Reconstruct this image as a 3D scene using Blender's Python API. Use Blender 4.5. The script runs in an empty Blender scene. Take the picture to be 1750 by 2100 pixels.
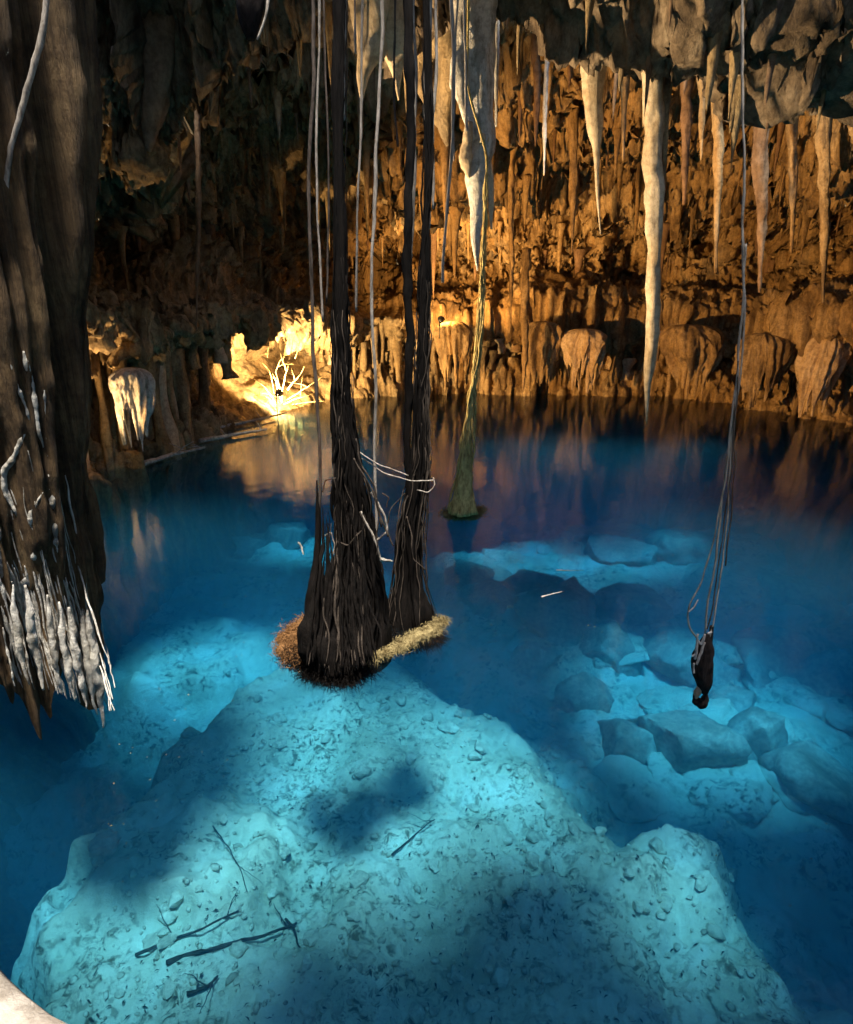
import bpy, bmesh, math, random
import numpy as np
from mathutils import Vector

random.seed(7)
RNG = np.random.default_rng(7)
scene = bpy.context.scene
COL = scene.collection

# ------------------------------------------------------------------ camera
PW, PH, FPX = 1750.0, 2100.0, 1300.0          # measuring grid laid over the photograph
CAM = np.array((0.0, 0.0, 4.0)); PITCH = math.radians(18.0)
cd = bpy.data.cameras.new('camera'); cam = bpy.data.objects.new('camera', cd); COL.objects.link(cam)
cd.sensor_fit = 'VERTICAL'; cd.sensor_height = 24.0; cd.lens = 24.0 * FPX / PH
cd.clip_start = 0.05; cd.clip_end = 500
cam.location = CAM; cam.rotation_euler = (math.pi / 2 - PITCH, 0, 0)
scene.camera = cam

# ------------------------------------------------------------------ sky, sun, exposure
SUN_DIR = Vector((-0.03, 0.28, -0.95)).normalized()
sun_el = math.asin(-SUN_DIR.z); to_sun = -SUN_DIR
world = bpy.data.worlds.new('World'); scene.world = world; world.use_nodes = True
wn = world.node_tree.nodes; wl = world.node_tree.links
sky = wn.new('ShaderNodeTexSky'); sky.sky_type = 'NISHITA'; sky.sun_disc = False
sky.sun_elevation = sun_el; sky.sun_rotation = math.atan2(to_sun.x, to_sun.y)
bg = wn['Background']; bg.inputs['Strength'].default_value = 0.15
wl.new(sky.outputs[0], bg.inputs['Color'])
sl = bpy.data.lights.new('sun', 'SUN'); sl.energy = 5.0; sl.angle = math.radians(8.0); sl.color = (1.0, 0.95, 0.87)
so = bpy.data.objects.new('sun', sl); COL.objects.link(so)
so.rotation_euler = SUN_DIR.to_track_quat('-Z', 'Y').to_euler(); so.location = (0, 0, 30)
scene.view_settings.view_transform = 'Standard'; scene.view_settings.look = 'None'
scene.view_settings.exposure = 1.18; scene.view_settings.gamma = 1.0
scene.cycles.use_denoising = True
scene.cycles.max_bounces = 10; scene.cycles.diffuse_bounces = 6; scene.cycles.glossy_bounces = 4
scene.cycles.transparent_max_bounces = 24; scene.cycles.volume_bounces = 1
scene.cycles.caustics_reflective = False; scene.cycles.caustics_refractive = False
scene.cycles.sample_clamp_indirect = 4.0

# ------------------------------------------------------------------ pixel helpers
SP, CP = math.sin(PITCH), math.cos(PITCH)
def ray(px, py):
    dx = (px - PW / 2) / FPX; dy = (PH / 2 - py) / FPX
    return np.array((dx, CP + dy * SP, -SP + dy * CP))
def at(px, py, Y):                            # the point seen at a pixel, Y metres ahead
    r = ray(px, py); return CAM + r * (Y / r[1])
def gp(px, py, z=0.0):                        # the point seen at a pixel on a level z
    r = ray(px, py); return CAM + r * ((z - CAM[2]) / r[2])
def mpp(px, py, Y):                           # metres per grid pixel at that distance
    return (Y / ray(px, py)[1]) / FPX

# ------------------------------------------------------------------ noise
def _h(ix, iy, iz, s):
    n = (ix.astype(np.int64) * 374761393 + iy.astype(np.int64) * 668265263 + iz.astype(np.int64) * 2147483647 + s * 974634777) & 0xffffffff
    n = ((n ^ (n >> 13)) * 1274126177) & 0xffffffff
    n = (n ^ (n >> 16)) & 0xffff
    return n / 32767.5 - 1.0
def vnoise(x, y, z, s=0):
    x, y, z = np.broadcast_arrays(x, y, z)
    x0, y0, z0 = np.floor(x), np.floor(y), np.floor(z)
    fx, fy, fz = x - x0, y - y0, z - z0
    u, v, w = (t * t * t * (t * (t * 6 - 15) + 10) for t in (fx, fy, fz))
    r = 0
    for i in (0, 1):
        for j in (0, 1):
            for k in (0, 1):
                c = _h(x0 + i, y0 + j, z0 + k, s)
                r = r + c * (u if i else 1 - u) * (v if j else 1 - v) * (w if k else 1 - w)
    return r
def fbm(x, y, z, o=4, s=0, g=0.5):
    r, a, f = 0, 1.0, 1.0
    for i in range(o):
        r = r + a * vnoise(x * f, y * f, z * f, s + i * 17); a *= g; f *= 2.03
    return r
def ridge(x, y, z, o=3, s=0):
    r, a, f = 0, 1.0, 1.0
    for i in range(o):
        r = r + a * (1 - 2 * np.abs(vnoise(x * f, y * f, z * f, s + i * 31))); a *= 0.5; f *= 2.1
    return r
def sstep(a, b, x):
    t = np.clip((x - a) / (b - a), 0, 1); return t * t * (3 - 2 * t)
def g1(n): return float(RNG.normal(0, n))

# ------------------------------------------------------------------ materials
def mat(name, build, disp=False):
    m = bpy.data.materials.new(name); m.use_nodes = True
    nt = m.node_tree; p = nt.nodes['Principled BSDF']; build(nt, p); return m
def N(nt, t, **kw):
    n = nt.nodes.new(t)
    for k, v in kw.items():
        if hasattr(n, k): setattr(n, k, v)
        else: n.inputs[k].default_value = v
    return n
def coords(nt, scale=(1, 1, 1)):
    g = N(nt, 'ShaderNodeNewGeometry'); mp = N(nt, 'ShaderNodeMapping'); mp.inputs['Scale'].default_value = scale
    nt.links.new(g.outputs['Position'], mp.inputs['Vector']); return mp.outputs[0]
def ramp(nt, src, stops):
    r = N(nt, 'ShaderNodeValToRGB'); e = r.color_ramp.elements
    while len(e) < len(stops): e.new(0.5)
    for q, (pos, c) in zip(e, stops): q.position = pos; q.color = (*c, 1)
    nt.links.new(src, r.inputs[0]); return r.outputs[0]
def noise_node(nt, vec, scale, detail=6, rough=0.6, dist=0.0):
    n = N(nt, 'ShaderNodeTexNoise'); n.inputs['Scale'].default_value = scale; n.inputs['Detail'].default_value = detail
    n.inputs['Roughness'].default_value = rough; n.inputs['Distortion'].default_value = dist
    nt.links.new(vec, n.inputs['Vector']); return n.outputs['Fac']
def mixc(nt, fac, a, b, mode='MIX'):
    n = nt.nodes.new('ShaderNodeMix'); n.data_type = 'RGBA'; n.blend_type = mode
    for s, v in ((n.inputs[0], fac), (n.inputs[6], a), (n.inputs[7], b)):
        if hasattr(v, 'is_linked'): nt.links.new(v, s)
        else: s.default_value = v if isinstance(v, float) else (*v, 1)
    return n.outputs[2]
def rock_material(name, stops, stops2, scale=0.55, streak=(1.6, 1.6, 0.22), bump=0.6, rough=0.85, fine=14, spec=0.3, bz=0.6):
    def b(nt, p):
        v = coords(nt); vs = coords(nt, streak)
        base = ramp(nt, noise_node(nt, v, scale, 8, 0.62, 0.4), stops)
        st = ramp(nt, noise_node(nt, vs, 1.5, 7, 0.65, 0.3), stops2)
        c = mixc(nt, 0.6, base, st, 'MULTIPLY')
        spk = ramp(nt, noise_node(nt, v, 9, 5, 0.7), [(0.36, (0.45, 0.42, 0.38)), (0.56, (1, 1, 1))])
        c = mixc(nt, 0.7, c, spk, 'MULTIPLY')
        nt.links.new(c, p.inputs['Base Color'])
        p.inputs['Roughness'].default_value = rough; p.inputs['Specular IOR Level'].default_value = spec
        bp = N(nt, 'ShaderNodeBump'); bp.inputs['Strength'].default_value = bump; bp.inputs['Distance'].default_value = 0.08
        nt.links.new(noise_node(nt, coords(nt, (1, 1, bz)), fine, 9, 0.68), bp.inputs['Height']); nt.links.new(bp.outputs[0], p.inputs['Normal'])
    return mat(name, b)
ONE = (1, 1, 1)
M = {}
M['wall'] = rock_material('ochre_limestone', [(0.3, (0.15, 0.10, 0.05)), (0.45, (0.36, 0.25, 0.12)), (0.58, (0.46, 0.34, 0.18)), (0.72, (0.24, 0.20, 0.15))],
                          [(0.40, (0.10, 0.07, 0.05)), (0.54, ONE), (0.7, (0.8, 0.66, 0.46))], bump=1.0, fine=9)
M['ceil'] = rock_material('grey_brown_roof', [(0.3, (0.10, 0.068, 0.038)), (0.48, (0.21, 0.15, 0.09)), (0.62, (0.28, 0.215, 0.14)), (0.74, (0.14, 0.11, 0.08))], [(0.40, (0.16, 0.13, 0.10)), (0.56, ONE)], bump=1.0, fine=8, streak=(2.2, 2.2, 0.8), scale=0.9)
M['pale'] = rock_material('pale_calcite', [(0.3, (0.46, 0.42, 0.34)), (0.6, (0.66, 0.62, 0.54))], [(0.38, (0.30, 0.27, 0.22)), (0.5, ONE)], scale=1.5, fine=22, bump=0.7, streak=(5, 5, 0.7))
M['cream'] = rock_material('cream_flowstone', [(0.3, (0.42, 0.30, 0.16)), (0.6, (0.58, 0.46, 0.30))], [(0.3, (0.6, 0.5, 0.4)), (0.5, ONE)], scale=1.2, fine=18, bump=0.4)
M['brownrock'] = rock_material('brown_stalactite', [(0.3, (0.14, 0.09, 0.055)), (0.6, (0.26, 0.17, 0.10))], [(0.3, (0.5, 0.42, 0.35)), (0.55, ONE)], scale=1.0, fine=20, streak=(4, 4, 0.3))
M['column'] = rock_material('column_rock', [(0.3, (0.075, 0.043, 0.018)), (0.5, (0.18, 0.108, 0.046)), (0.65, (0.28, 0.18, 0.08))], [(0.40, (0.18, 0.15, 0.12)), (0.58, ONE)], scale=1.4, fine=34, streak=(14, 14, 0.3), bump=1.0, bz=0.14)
M['boulder'] = rock_material('pale_boulder', [(0.3, (0.27, 0.24, 0.18)), (0.6, (0.52, 0.48, 0.38))], [(0.36, (0.45, 0.42, 0.38)), (0.52, ONE)], scale=0.9, fine=10, bump=0.5, streak=(1, 1, 1))
M['stone'] = rock_material('pale_stone', [(0.3, (0.44, 0.39, 0.28)), (0.6, (0.68, 0.62, 0.47))], [(0.34, (0.6, 0.58, 0.54)), (0.5, ONE)], scale=2.0, fine=20, bump=0.4, streak=(2, 2, 2))
M['ledge'] = rock_material('grey_ledge', [(0.3, (0.36, 0.31, 0.25)), (0.6, (0.50, 0.43, 0.35))], [(0.36, (0.62, 0.55, 0.5)), (0.5, ONE)], scale=2.4, fine=40, bump=0.35, streak=(5, 5, 5))
def bed_mat(nt, p):
    v = coords(nt)
    base = ramp(nt, noise_node(nt, v, 0.7, 8, 0.6, 0.3), [(0.32, (0.42, 0.38, 0.26)), (0.5, (0.63, 0.58, 0.43)), (0.66, (0.74, 0.71, 0.57))])
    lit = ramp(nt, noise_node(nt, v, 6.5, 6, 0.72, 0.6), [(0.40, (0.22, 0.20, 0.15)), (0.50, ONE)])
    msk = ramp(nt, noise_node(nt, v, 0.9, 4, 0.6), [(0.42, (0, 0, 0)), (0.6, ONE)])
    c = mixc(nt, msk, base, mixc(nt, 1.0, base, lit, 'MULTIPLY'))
    nt.links.new(c, p.inputs['Base Color']); p.inputs['Roughness'].default_value = 0.95; p.inputs['Specular IOR Level'].default_value = 0.1
    bp = N(nt, 'ShaderNodeBump'); bp.inputs['Strength'].default_value = 0.7; bp.inputs['Distance'].default_value = 0.08
    nt.links.new(noise_node(nt, v, 7, 9, 0.7), bp.inputs['Height']); nt.links.new(bp.outputs[0], p.inputs['Normal'])
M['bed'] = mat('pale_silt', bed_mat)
def bark(name, a, b_, sc=(9, 9, 1.2), bump=0.8, rough=0.8):
    def f(nt, p):
        n = noise_node(nt, coords(nt, sc), 2.2, 7, 0.65, 0.4)
        nt.links.new(ramp(nt, n, [(0.33, a), (0.62, b_)]), p.inputs['Base Color']); p.inputs['Roughness'].default_value = rough
        p.inputs['Specular IOR Level'].default_value = 0.08
        bp = N(nt, 'ShaderNodeBump'); bp.inputs['Strength'].default_value = bump; bp.inputs['Distance'].default_value = 0.03
        nt.links.new(noise_node(nt, coords(nt, sc), 5, 7, 0.7), bp.inputs['Height']); nt.links.new(bp.outputs[0], p.inputs['Normal'])
    return mat(name, f)
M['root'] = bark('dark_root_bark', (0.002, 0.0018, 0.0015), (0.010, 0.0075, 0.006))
M['rootlet'] = bark('rootlet', (0.018, 0.014, 0.010), (0.085, 0.065, 0.05))
M['vine'] = bark('grey_vine', (0.17, 0.14, 0.11), (0.46, 0.40, 0.33), sc=(14, 14, 2.5))
M['vinedark'] = bark('dark_vine', (0.03, 0.024, 0.018), (0.13, 0.10, 0.08), sc=(14, 14, 2.5))
M['fringe'] = bark('ochre_root_mat', (0.12, 0.085, 0.035), (0.32, 0.25, 0.115), sc=(6, 6, 6))
M['fringebrown'] = bark('brown_root_mat', (0.09, 0.04, 0.014), (0.26, 0.13, 0.05), sc=(6, 6, 6))
M['mossroot'] = bark('mossy_root', (0.20, 0.14, 0.05), (0.62, 0.48, 0.19), sc=(7, 7, 3))
M['wood'] = bark('dark_waterlogged_wood', (0.02, 0.018, 0.012), (0.07, 0.055, 0.04), sc=(6, 6, 6))
M['drift'] = bark('bleached_driftwood', (0.22, 0.20, 0.17), (0.5, 0.47, 0.41), sc=(5, 5, 5))
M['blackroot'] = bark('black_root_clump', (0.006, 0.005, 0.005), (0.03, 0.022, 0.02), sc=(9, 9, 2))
M['paleroot'] = bark('pale_root_fibre', (0.22, 0.19, 0.17), (0.55, 0.5, 0.46), sc=(12, 12, 6))
M['tan'] = bark('tan_root_tip', (0.34, 0.22, 0.13), (0.55, 0.40, 0.28), sc=(8, 8, 8))
def housing(nt, p):
    p.inputs['Base Color'].default_value = (0.02, 0.02, 0.02, 1); p.inputs['Roughness'].default_value = 0.5
M['housing'] = mat('lamp_housing', housing)
def lens(nt, p):
    p.inputs['Base Color'].default_value = (0.9, 0.8, 0.6, 1)
    p.inputs['Emission Color'].default_value = (1.0, 0.72, 0.36, 1); p.inputs['Emission Strength'].default_value = 30
M['lens'] = mat('lamp_lens', lens)
def water_mat():
    m = bpy.data.materials.new('clear_water'); m.use_nodes = True; nt = m.node_tree; nt.nodes.clear()
    out = nt.nodes.new('ShaderNodeOutputMaterial')
    tr = nt.nodes.new('ShaderNodeBsdfTransparent'); gl = nt.nodes.new('ShaderNodeBsdfGlossy'); gl.inputs['Roughness'].default_value = 0.07
    fr = nt.nodes.new('ShaderNodeFresnel'); fr.inputs['IOR'].default_value = 1.19
    mx = nt.nodes.new('ShaderNodeMixShader')
    bp = N(nt, 'ShaderNodeBump'); bp.inputs['Strength'].default_value = 0.22; bp.inputs['Distance'].default_value = 0.05
    nt.links.new(noise_node(nt, coords(nt, (1, 1, 1)), 1.9, 4, 0.55), bp.inputs['Height'])
    nt.links.new(bp.outputs[0], gl.inputs['Normal'])
    nt.links.new(fr.outputs[0], mx.inputs[0]); nt.links.new(tr.outputs[0], mx.inputs[1]); nt.links.new(gl.outputs[0], mx.inputs[2])
    nt.links.new(mx.outputs[0], out.inputs['Surface'])
    ab = nt.nodes.new('ShaderNodeVolumeAbsorption'); ab.inputs['Density'].default_value = 0.30; ab.inputs['Color'].default_value = (0.0, 0.70, 0.94, 1)
    sc = nt.nodes.new('ShaderNodeVolumeScatter'); sc.inputs['Density'].default_value = 0.055; sc.inputs['Color'].default_value = (0.08, 0.6, 1.0, 1)
    sc.inputs['Anisotropy'].default_value = 0.3
    ad = nt.nodes.new('ShaderNodeAddShader'); nt.links.new(ab.outputs[0], ad.inputs[0]); nt.links.new(sc.outputs[0], ad.inputs[1])
    nt.links.new(ad.outputs[0], out.inputs['Volume']); return m
M['water'] = water_mat()

# ------------------------------------------------------------------ mesh helpers
def mesh_np(name, V, F, m, smooth=True):
    V = np.asarray(V, np.float32); F = np.asarray(F, np.int32)
    me = bpy.data.meshes.new(name); k = F.shape[1]
    me.vertices.add(len(V)); me.vertices.foreach_set('co', V.ravel())
    me.loops.add(F.size); me.loops.foreach_set('vertex_index', F.ravel())
    me.polygons.add(len(F)); me.polygons.foreach_set('loop_start', np.arange(0, F.size, k, dtype=np.int32))
    me.polygons.foreach_set('loop_total', np.full(len(F), k, np.int32))
    me.update(calc_edges=True); me.validate()
    me.polygons.foreach_set('use_smooth', np.full(len(me.polygons), smooth, bool))
    if m is not None: me.materials.append(m)
    return me
def link(name, me, parent=None, loc=(0, 0, 0), **props):
    o = bpy.data.objects.new(name, me); COL.objects.link(o); o.location = loc
    if parent is not None: o.parent = parent
    for k, v in props.items(): o[k] = v
    return o
def obj(name, V, F, m, parent=None, smooth=True, **props):
    return link(name, mesh_np(name, V, F, m, smooth), parent, **props)
def thing(name, label, cat, loc=(0, 0, 0), group=None):
    o = link(name, None, None, loc, label=label, category=cat)
    if group: o['group'] = group
    return o
def grid_faces(nu, nv, wrap=False):
    i = np.arange(nu if wrap else nu - 1); j = np.arange(nv - 1)
    I, J = np.meshgrid(i, j, indexing='ij'); I2 = (I + 1) % nu
    return np.stack([I * nv + J, I2 * nv + J, I2 * nv + J + 1, I * nv + J + 1], -1).reshape(-1, 4)
class Soup:                                    # gathers many shapes into one mesh
    def __init__(s): s.V = []; s.F = []; s.n = 0
    def add(s, V, F):
        V = np.asarray(V, float); F = np.asarray(F, int)
        if F.shape[1] == 4: F = np.concatenate([F[:, :3], F[:, [0, 2, 3]]])
        s.V.append(V); s.F.append(F + s.n); s.n += len(V)
    def get(s): return np.concatenate(s.V), np.concatenate(s.F)
def smooth_path(P, n):
    P = np.asarray(P, float)
    d = np.r_[0, np.cumsum(np.linalg.norm(np.diff(P, axis=0), axis=1))]; t = np.linspace(0, d[-1], n)
    Q = np.stack([np.interp(t, d, P[:, k]) for k in range(P.shape[1])], 1)
    for _ in range(max(1, n // (2 * len(P)))):
        Q[1:-1] = 0.25 * Q[:-2] + 0.5 * Q[1:-1] + 0.25 * Q[2:]
    return Q
def tube(P, R, sides=7, lump=0.0, seed=0, flute=0.0):
    P = np.asarray(P, float); n = len(P); R = np.broadcast_to(np.asarray(R, float), (n,))
    T = np.gradient(P, axis=0); T /= np.linalg.norm(T, axis=1, keepdims=True) + 1e-9
    ref = np.array((0.13, 0.99, 0.05)) if abs(T[0][2]) > 0.6 else np.array((0.05, 0.1, 1.0))
    A = np.cross(T, ref); A /= np.linalg.norm(A, axis=1, keepdims=True) + 1e-9; B = np.cross(T, A)
    th = np.linspace(0, 2 * math.pi, sides, endpoint=False)
    c, s_ = np.cos(th)[None, :, None], np.sin(th)[None, :, None]
    off = A[:, None] * c + B[:, None] * s_
    rr = R[:, None] * np.ones((1, sides))
    if lump:
        q = P[:, None] + off * R[:, None, None]
        fq = 0.9 / max(R.max(), .02); fz = min(0.45 / max(R.max(), .03), 9.0)
        rr = rr * (1 + lump * fbm(q[..., 0] * fq, q[..., 1] * fq, q[..., 2] * fz, 3, seed))
    if flute:
        rr = rr * (1 + flute * (ridge(np.cos(th)[None] * 3 + 9, np.sin(th)[None] * 3 + 5, P[:, None, 2] * 0.5 + seed * 0.37, 2, seed) - 0.6))
    V = (P[:, None] + off * rr[..., None]).reshape(-1, 3)
    F = grid_faces(n, sides)
    F2 = [[i * sides + sides - 1, (i + 1) * sides + sides - 1, (i + 1) * sides, i * sides] for i in range(n - 1)]
    F = np.concatenate([F, F2])
    V = np.concatenate([V, P[:1], P[-1:]]); a, b = n * sides, n * sides + 1
    k = np.arange(sides); k2 = (k + 1) % sides
    caps = np.concatenate([np.stack([np.full(sides, a), k, k2, k2], 1), np.stack([np.full(sides, b), (n - 1) * sides + k2, (n - 1) * sides + k, (n - 1) * sides + k], 1)])
    tri = np.concatenate([F[:, :3], F[:, [0, 2, 3]], caps[:, :3]])
    return V, tri
def wiggle(P, amp, freq, seed):
    P = np.asarray(P, float).copy(); t = np.r_[0, np.cumsum(np.linalg.norm(np.diff(P, axis=0), axis=1))]
    for k in (0, 1): P[:, k] += amp * fbm(t * freq, np.full_like(t, seed * 1.7 + k * 40.3), 0 * t, 3, seed)
    return P
def ico(sub=1):
    bm = bmesh.new(); bmesh.ops.create_icosphere(bm, subdivisions=sub, radius=1.0)
    V = np.array([v.co[:] for v in bm.verts]); F = np.array([[v.index for v in f.verts] for f in bm.faces]); bm.free(); return V, F
ICO = {k: ico(k) for k in (1, 2, 4)}
def rock_shape(sub, seed, amp=0.35, flat=0.0, scale=1.3):
    V, F = ICO[sub]; V = V.copy()
    d = amp * fbm(V[:, 0] * scale + seed * 3.3, V[:, 1] * scale, V[:, 2] * scale + seed, 4, seed)
    # chip flat facets off
    r = np.random.default_rng(seed)
    V = V * (1 + d)[:, None]
    for _ in range(7 if sub < 4 else 13):
        n = r.normal(size=3); n /= np.linalg.norm(n); lim = r.uniform(0.55, 0.85)
        h = V @ n; V = V - n[None] * (np.maximum(h - lim, 0) * (0.85 if sub < 4 else 0.96))[:, None]
    if sub >= 4:
        V = V * (1 + 0.05 * fbm(V[:, 0] * 5, V[:, 1] * 6, V[:, 2] * 6, 3, seed + 5))[:, None]
    return V, F

# ------------------------------------------------------------------ cave shell
PC = np.array((1.0, 13.0))
wl_px = [(185, 990), (300, 948), (400, 908), (500, 872), (600, 840), (700, 815), (830, 806), (1000, 804), (1200, 806), (1370, 814), (1500, 826), (1620, 850), (1750, 876)]
cont = [tuple(gp(*p)[:2]) for p in wl_px]
cont += [(18.0, 18.5), (18.5, 12), (16.5, 4), (12, -3), (5, -8), (-2, -9), (-7, -6), (-8.2, 0), (-8.6, 6), (-8.8, 10)]
cont = np.array(cont) - PC
cth = np.unwrap(np.arctan2(cont[:, 1], cont[:, 0])); cr = np.hypot(cont[:, 0], cont[:, 1])
o_ = np.argsort(np.mod(cth, 2 * math.pi)); cth = np.mod(cth, 2 * math.pi)[o_]; cr = cr[o_]
cth = np.r_[cth - 2 * math.pi, cth, cth + 2 * math.pi]; cr = np.r_[cr, cr, cr]
thd = np.linspace(-1, 2 * math.pi + 1, 4000); rd = np.interp(thd, cth, cr)
kk = np.exp(-0.5 * (np.arange(-60, 61) / 22.0) ** 2); kk /= kk.sum(); rd = np.convolve(np.pad(rd, 60, 'edge'), kk, 'valid')
def rbase(th): return np.interp(np.mod(th, 2 * math.pi), thd, rd)
# the lit arc gets most of the columns
a0, a1 = math.atan2(*(np.array((18.5, 13)) - PC)[::-1]), math.atan2(*(np.array((-8.8, 9)) - PC)[::-1]) % (2 * math.pi)
TH = np.r_[np.linspace(a0, a1, 900), np.linspace(a1, a0 + 2 * math.pi, 150)[1:-1]]
def azi_of_px(px, py):                          # angle of the contour seen at a pixel
    q = gp(px, py)[:2] - PC; return math.atan2(q[1], q[0])
gr0 = azi_of_px(700, 815); gr1 = azi_of_px(470, 880)
ctrl = [(-9.0, -2.0, 0), (-3.0, 0.4, 0), (-0.3, 0.05, 0), (0.25, 0.1, 0.2), (0.9, 0.5, 0.8), (1.8, 0.8, 1.0), (2.7, 0.5, 0.8), (3.15, -0.6, 0), (3.6, -0.9, 0), (4.2, -0.3, 0),
        (4.7, 1.2, 0), (5.6, 2.0, 0), (6.6, 2.2, 0), (7.5, 1.2, 0), (8.3, -0.6, 0)]
ctrl = np.array(ctrl); ct = np.r_[0, np.cumsum(np.hypot(np.diff(ctrl[:, 0]), np.diff(ctrl[:, 1])))]
tw = np.r_[np.linspace(0, ct[2], 18)[:-1], np.linspace(ct[2], ct[-1], 210)]
prof = np.stack([np.interp(tw, ct, ctrl[:, k]) for k in range(3)], 1)
for _ in range(14): prof[20:-1] = 0.25 * prof[19:-2] + 0.5 * prof[20:-1] + 0.25 * prof[21:]
NW = len(tw); NC = 250
nth = len(TH)
thn = np.mod(TH, 2 * math.pi)
gmid, gw = (gr0 + gr1) / 2, abs(gr1 - gr0) / 2
grot = 0.5 + 3.2 * np.exp(-(((thn - gmid) / gw) ** 4))
R0 = rbase(TH)
lipz = 0.35 * fbm(TH * 7, 0 * TH, 0 * TH, 3, 3)
RW = R0[:, None] + prof[None, :, 1] + grot[:, None] * prof[None, :, 2]
ZW = prof[None, :, 0] + lipz[:, None] * sstep(1.0, 3.2, prof[None, :, 0])
XW = PC[0] + RW * np.cos(TH)[:, None]; YW = PC[1] + RW * np.sin(TH)[:, None]
uc = np.linspace(0, 1, NC + 1)[1:] ** 1.0
APEX = np.array((-1.2, 2.2))
XC = XW[:, -1:] + (APEX[0] - XW[:, -1:]) * uc[None]; YC = YW[:, -1:] + (APEX[1] - YW[:, -1:]) * uc[None]
ZC = ZW[:, -1:] + (11.6 - ZW[:, -1:]) * (uc[None] ** 0.8)
ZC = ZC + 0.9 * np.exp(-((YC - 18.0) / 2.6) ** 2) - (2.1 + 0.5 * sstep(1.0, -4.0, XC)) * np.exp(-((YC - 13.0) / 1.7) ** 2) * sstep(11, 9, np.abs(XC - 1)) * (1 - 0.62 * sstep(2.5, 6.5, XC))
X = np.concatenate([XW, XC], 1); Y = np.concatenate([YW, YC], 1); Z = np.concatenate([ZW, ZC], 1)
Pg = np.stack([X, Y, Z], -1)
def grid_normals(Pg):
    du = np.roll(Pg, -1, 0) - np.roll(Pg, 1, 0); dv = np.gradient(Pg, axis=1)
    n = np.cross(dv, du); return n / (np.linalg.norm(n, axis=-1, keepdims=True) + 1e-9)
Ng = grid_normals(Pg)
inward = np.stack([PC[0] - X, PC[1] - Y, 5 - Z], -1)
Ng = Ng * np.sign((Ng * inward).sum(-1, keepdims=True))
ceil_w = np.zeros(NW + NC); ceil_w[NW:] = 1; ceil_w[NW - 30:NW] = np.linspace(0, 1, 30)
ceil_w = ceil_w[None, :]
arc = (TH * 13.0)[:, None]
big = fbm(X * 0.22, Y * 0.22, Z * 0.3, 3, 11)
med = fbm(X * 0.8, Y * 0.8, Z * 0.28, 4, 23)
fl = ridge(X * 0.9, Y * 0.9, Z * 0.10, 3, 41)             # vertical curtains
fl2 = ridge(X * 2.6, Y * 2.6, Z * 0.22, 3, 57)
fine = ridge(X * 3.2, Y * 3.2, Z * 0.8, 3, 71)
low = sstep(-1.6, -0.6, Z)
fl3 = ridge(X * 5.5, Y * 5.5, Z * 0.35, 2, 63)
shelf = 1 - 0.75 * np.exp(-((Z - 4.5) / 0.4) ** 2)
wall_d = 0.65 * big + 0.36 * med + (0.34 * fl * low + 0.20 * fl2 * low + 0.07 * fl3 * low + 0.06 * fine) * shelf
cav = sstep(0.25, 0.8, fbm(X * 0.55 + 7, Y * 0.55, Z * 0.5, 2, 91))   # dark cavities bitten into the rock
tz = (Z + 0.55 * ridge(X * 1.9, Y * 1.9, 0 * Z, 3, 95) + 0.5 * vnoise(X * 0.25, Y * 0.25, 0 * Z, 97)) / 1.25
tier = 1 - (tz - np.floor(tz)); tier = tier * sstep(1.0, 0.9, tier)            # curtains of drips, one tier over another
wall_d = wall_d - 0.8 * cav * sstep(3.9, 5.0, Z) + 0.5 * (tier - 0.4) * sstep(4.4, 5.0, Z)
gmask = np.exp(-(((thn - gmid) / (gw * 1.05)) ** 6))[:, None] * sstep(3.0, 2.4, Z)
wall_d = wall_d * (1 - 0.72 * gmask)
terr = vnoise(X * 0.3, Y * 0.3, Z * 0, 131) * 3.0
terr = (np.floor(terr) + sstep(0.35, 0.65, terr - np.floor(terr))) * 0.30
near = sstep(16.5, 13.5, Y)
ceil_d = 0.9 * big + (0.45 - 0.2 * near) * med + terr + 0.12 * fine + 0.2 * np.maximum(fbm(X * 1.7, Y * 1.7, Z * .5, 3, 151), 0) ** 1.5
D = wall_d * (1 - ceil_w) + ceil_d * ceil_w
Pg = Pg + Ng * D[..., None]
tip = sstep(0.25, 1.1, ridge(X * 1.5, Y * 1.5, Z * 0, 3, 171) * 0.5 + med * 0.7)
tip2 = sstep(0.5, 1.35, ridge(X * 3.3, Y * 3.3, Z * 0, 2, 181) + 0.4 * med)
Pg[..., 2] -= (0.45 * tip + 0.34 * tip2) * ceil_w * (1 - 0.55 * near)
N2 = grid_normals(Pg); N2 = N2 * np.sign((N2 * inward).sum(-1, keepdims=True))
x2, y2, z2 = Pg[..., 0], Pg[..., 1], Pg[..., 2]
steep = np.sqrt(np.clip(1 - N2[..., 2] ** 2, 0, 1))
d2 = steep * (0.15 * ridge(x2 * 2.7, y2 * 2.7, z2 * 0.2, 3, 191) - 0.09) + 0.05 * fbm(x2 * 4.5, y2 * 4.5, z2 * 1.5, 3, 195) + (1 - steep) * 0.10 * ridge(x2 * 4.0, y2 * 4.0, z2 * 2, 2, 197)
d2 = d2 * (1 - 0.7 * gmask * (1 - ceil_w)) * (1 - 0.3 * near * ceil_w) - 0.3 * (1 - near) * sstep(0.35, 0.75, fbm(x2 * 0.9 + 3, y2 * 0.9, z2 * 0.6, 3, 199)) * ceil_w
Pg = Pg + N2 * d2[..., None]
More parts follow.
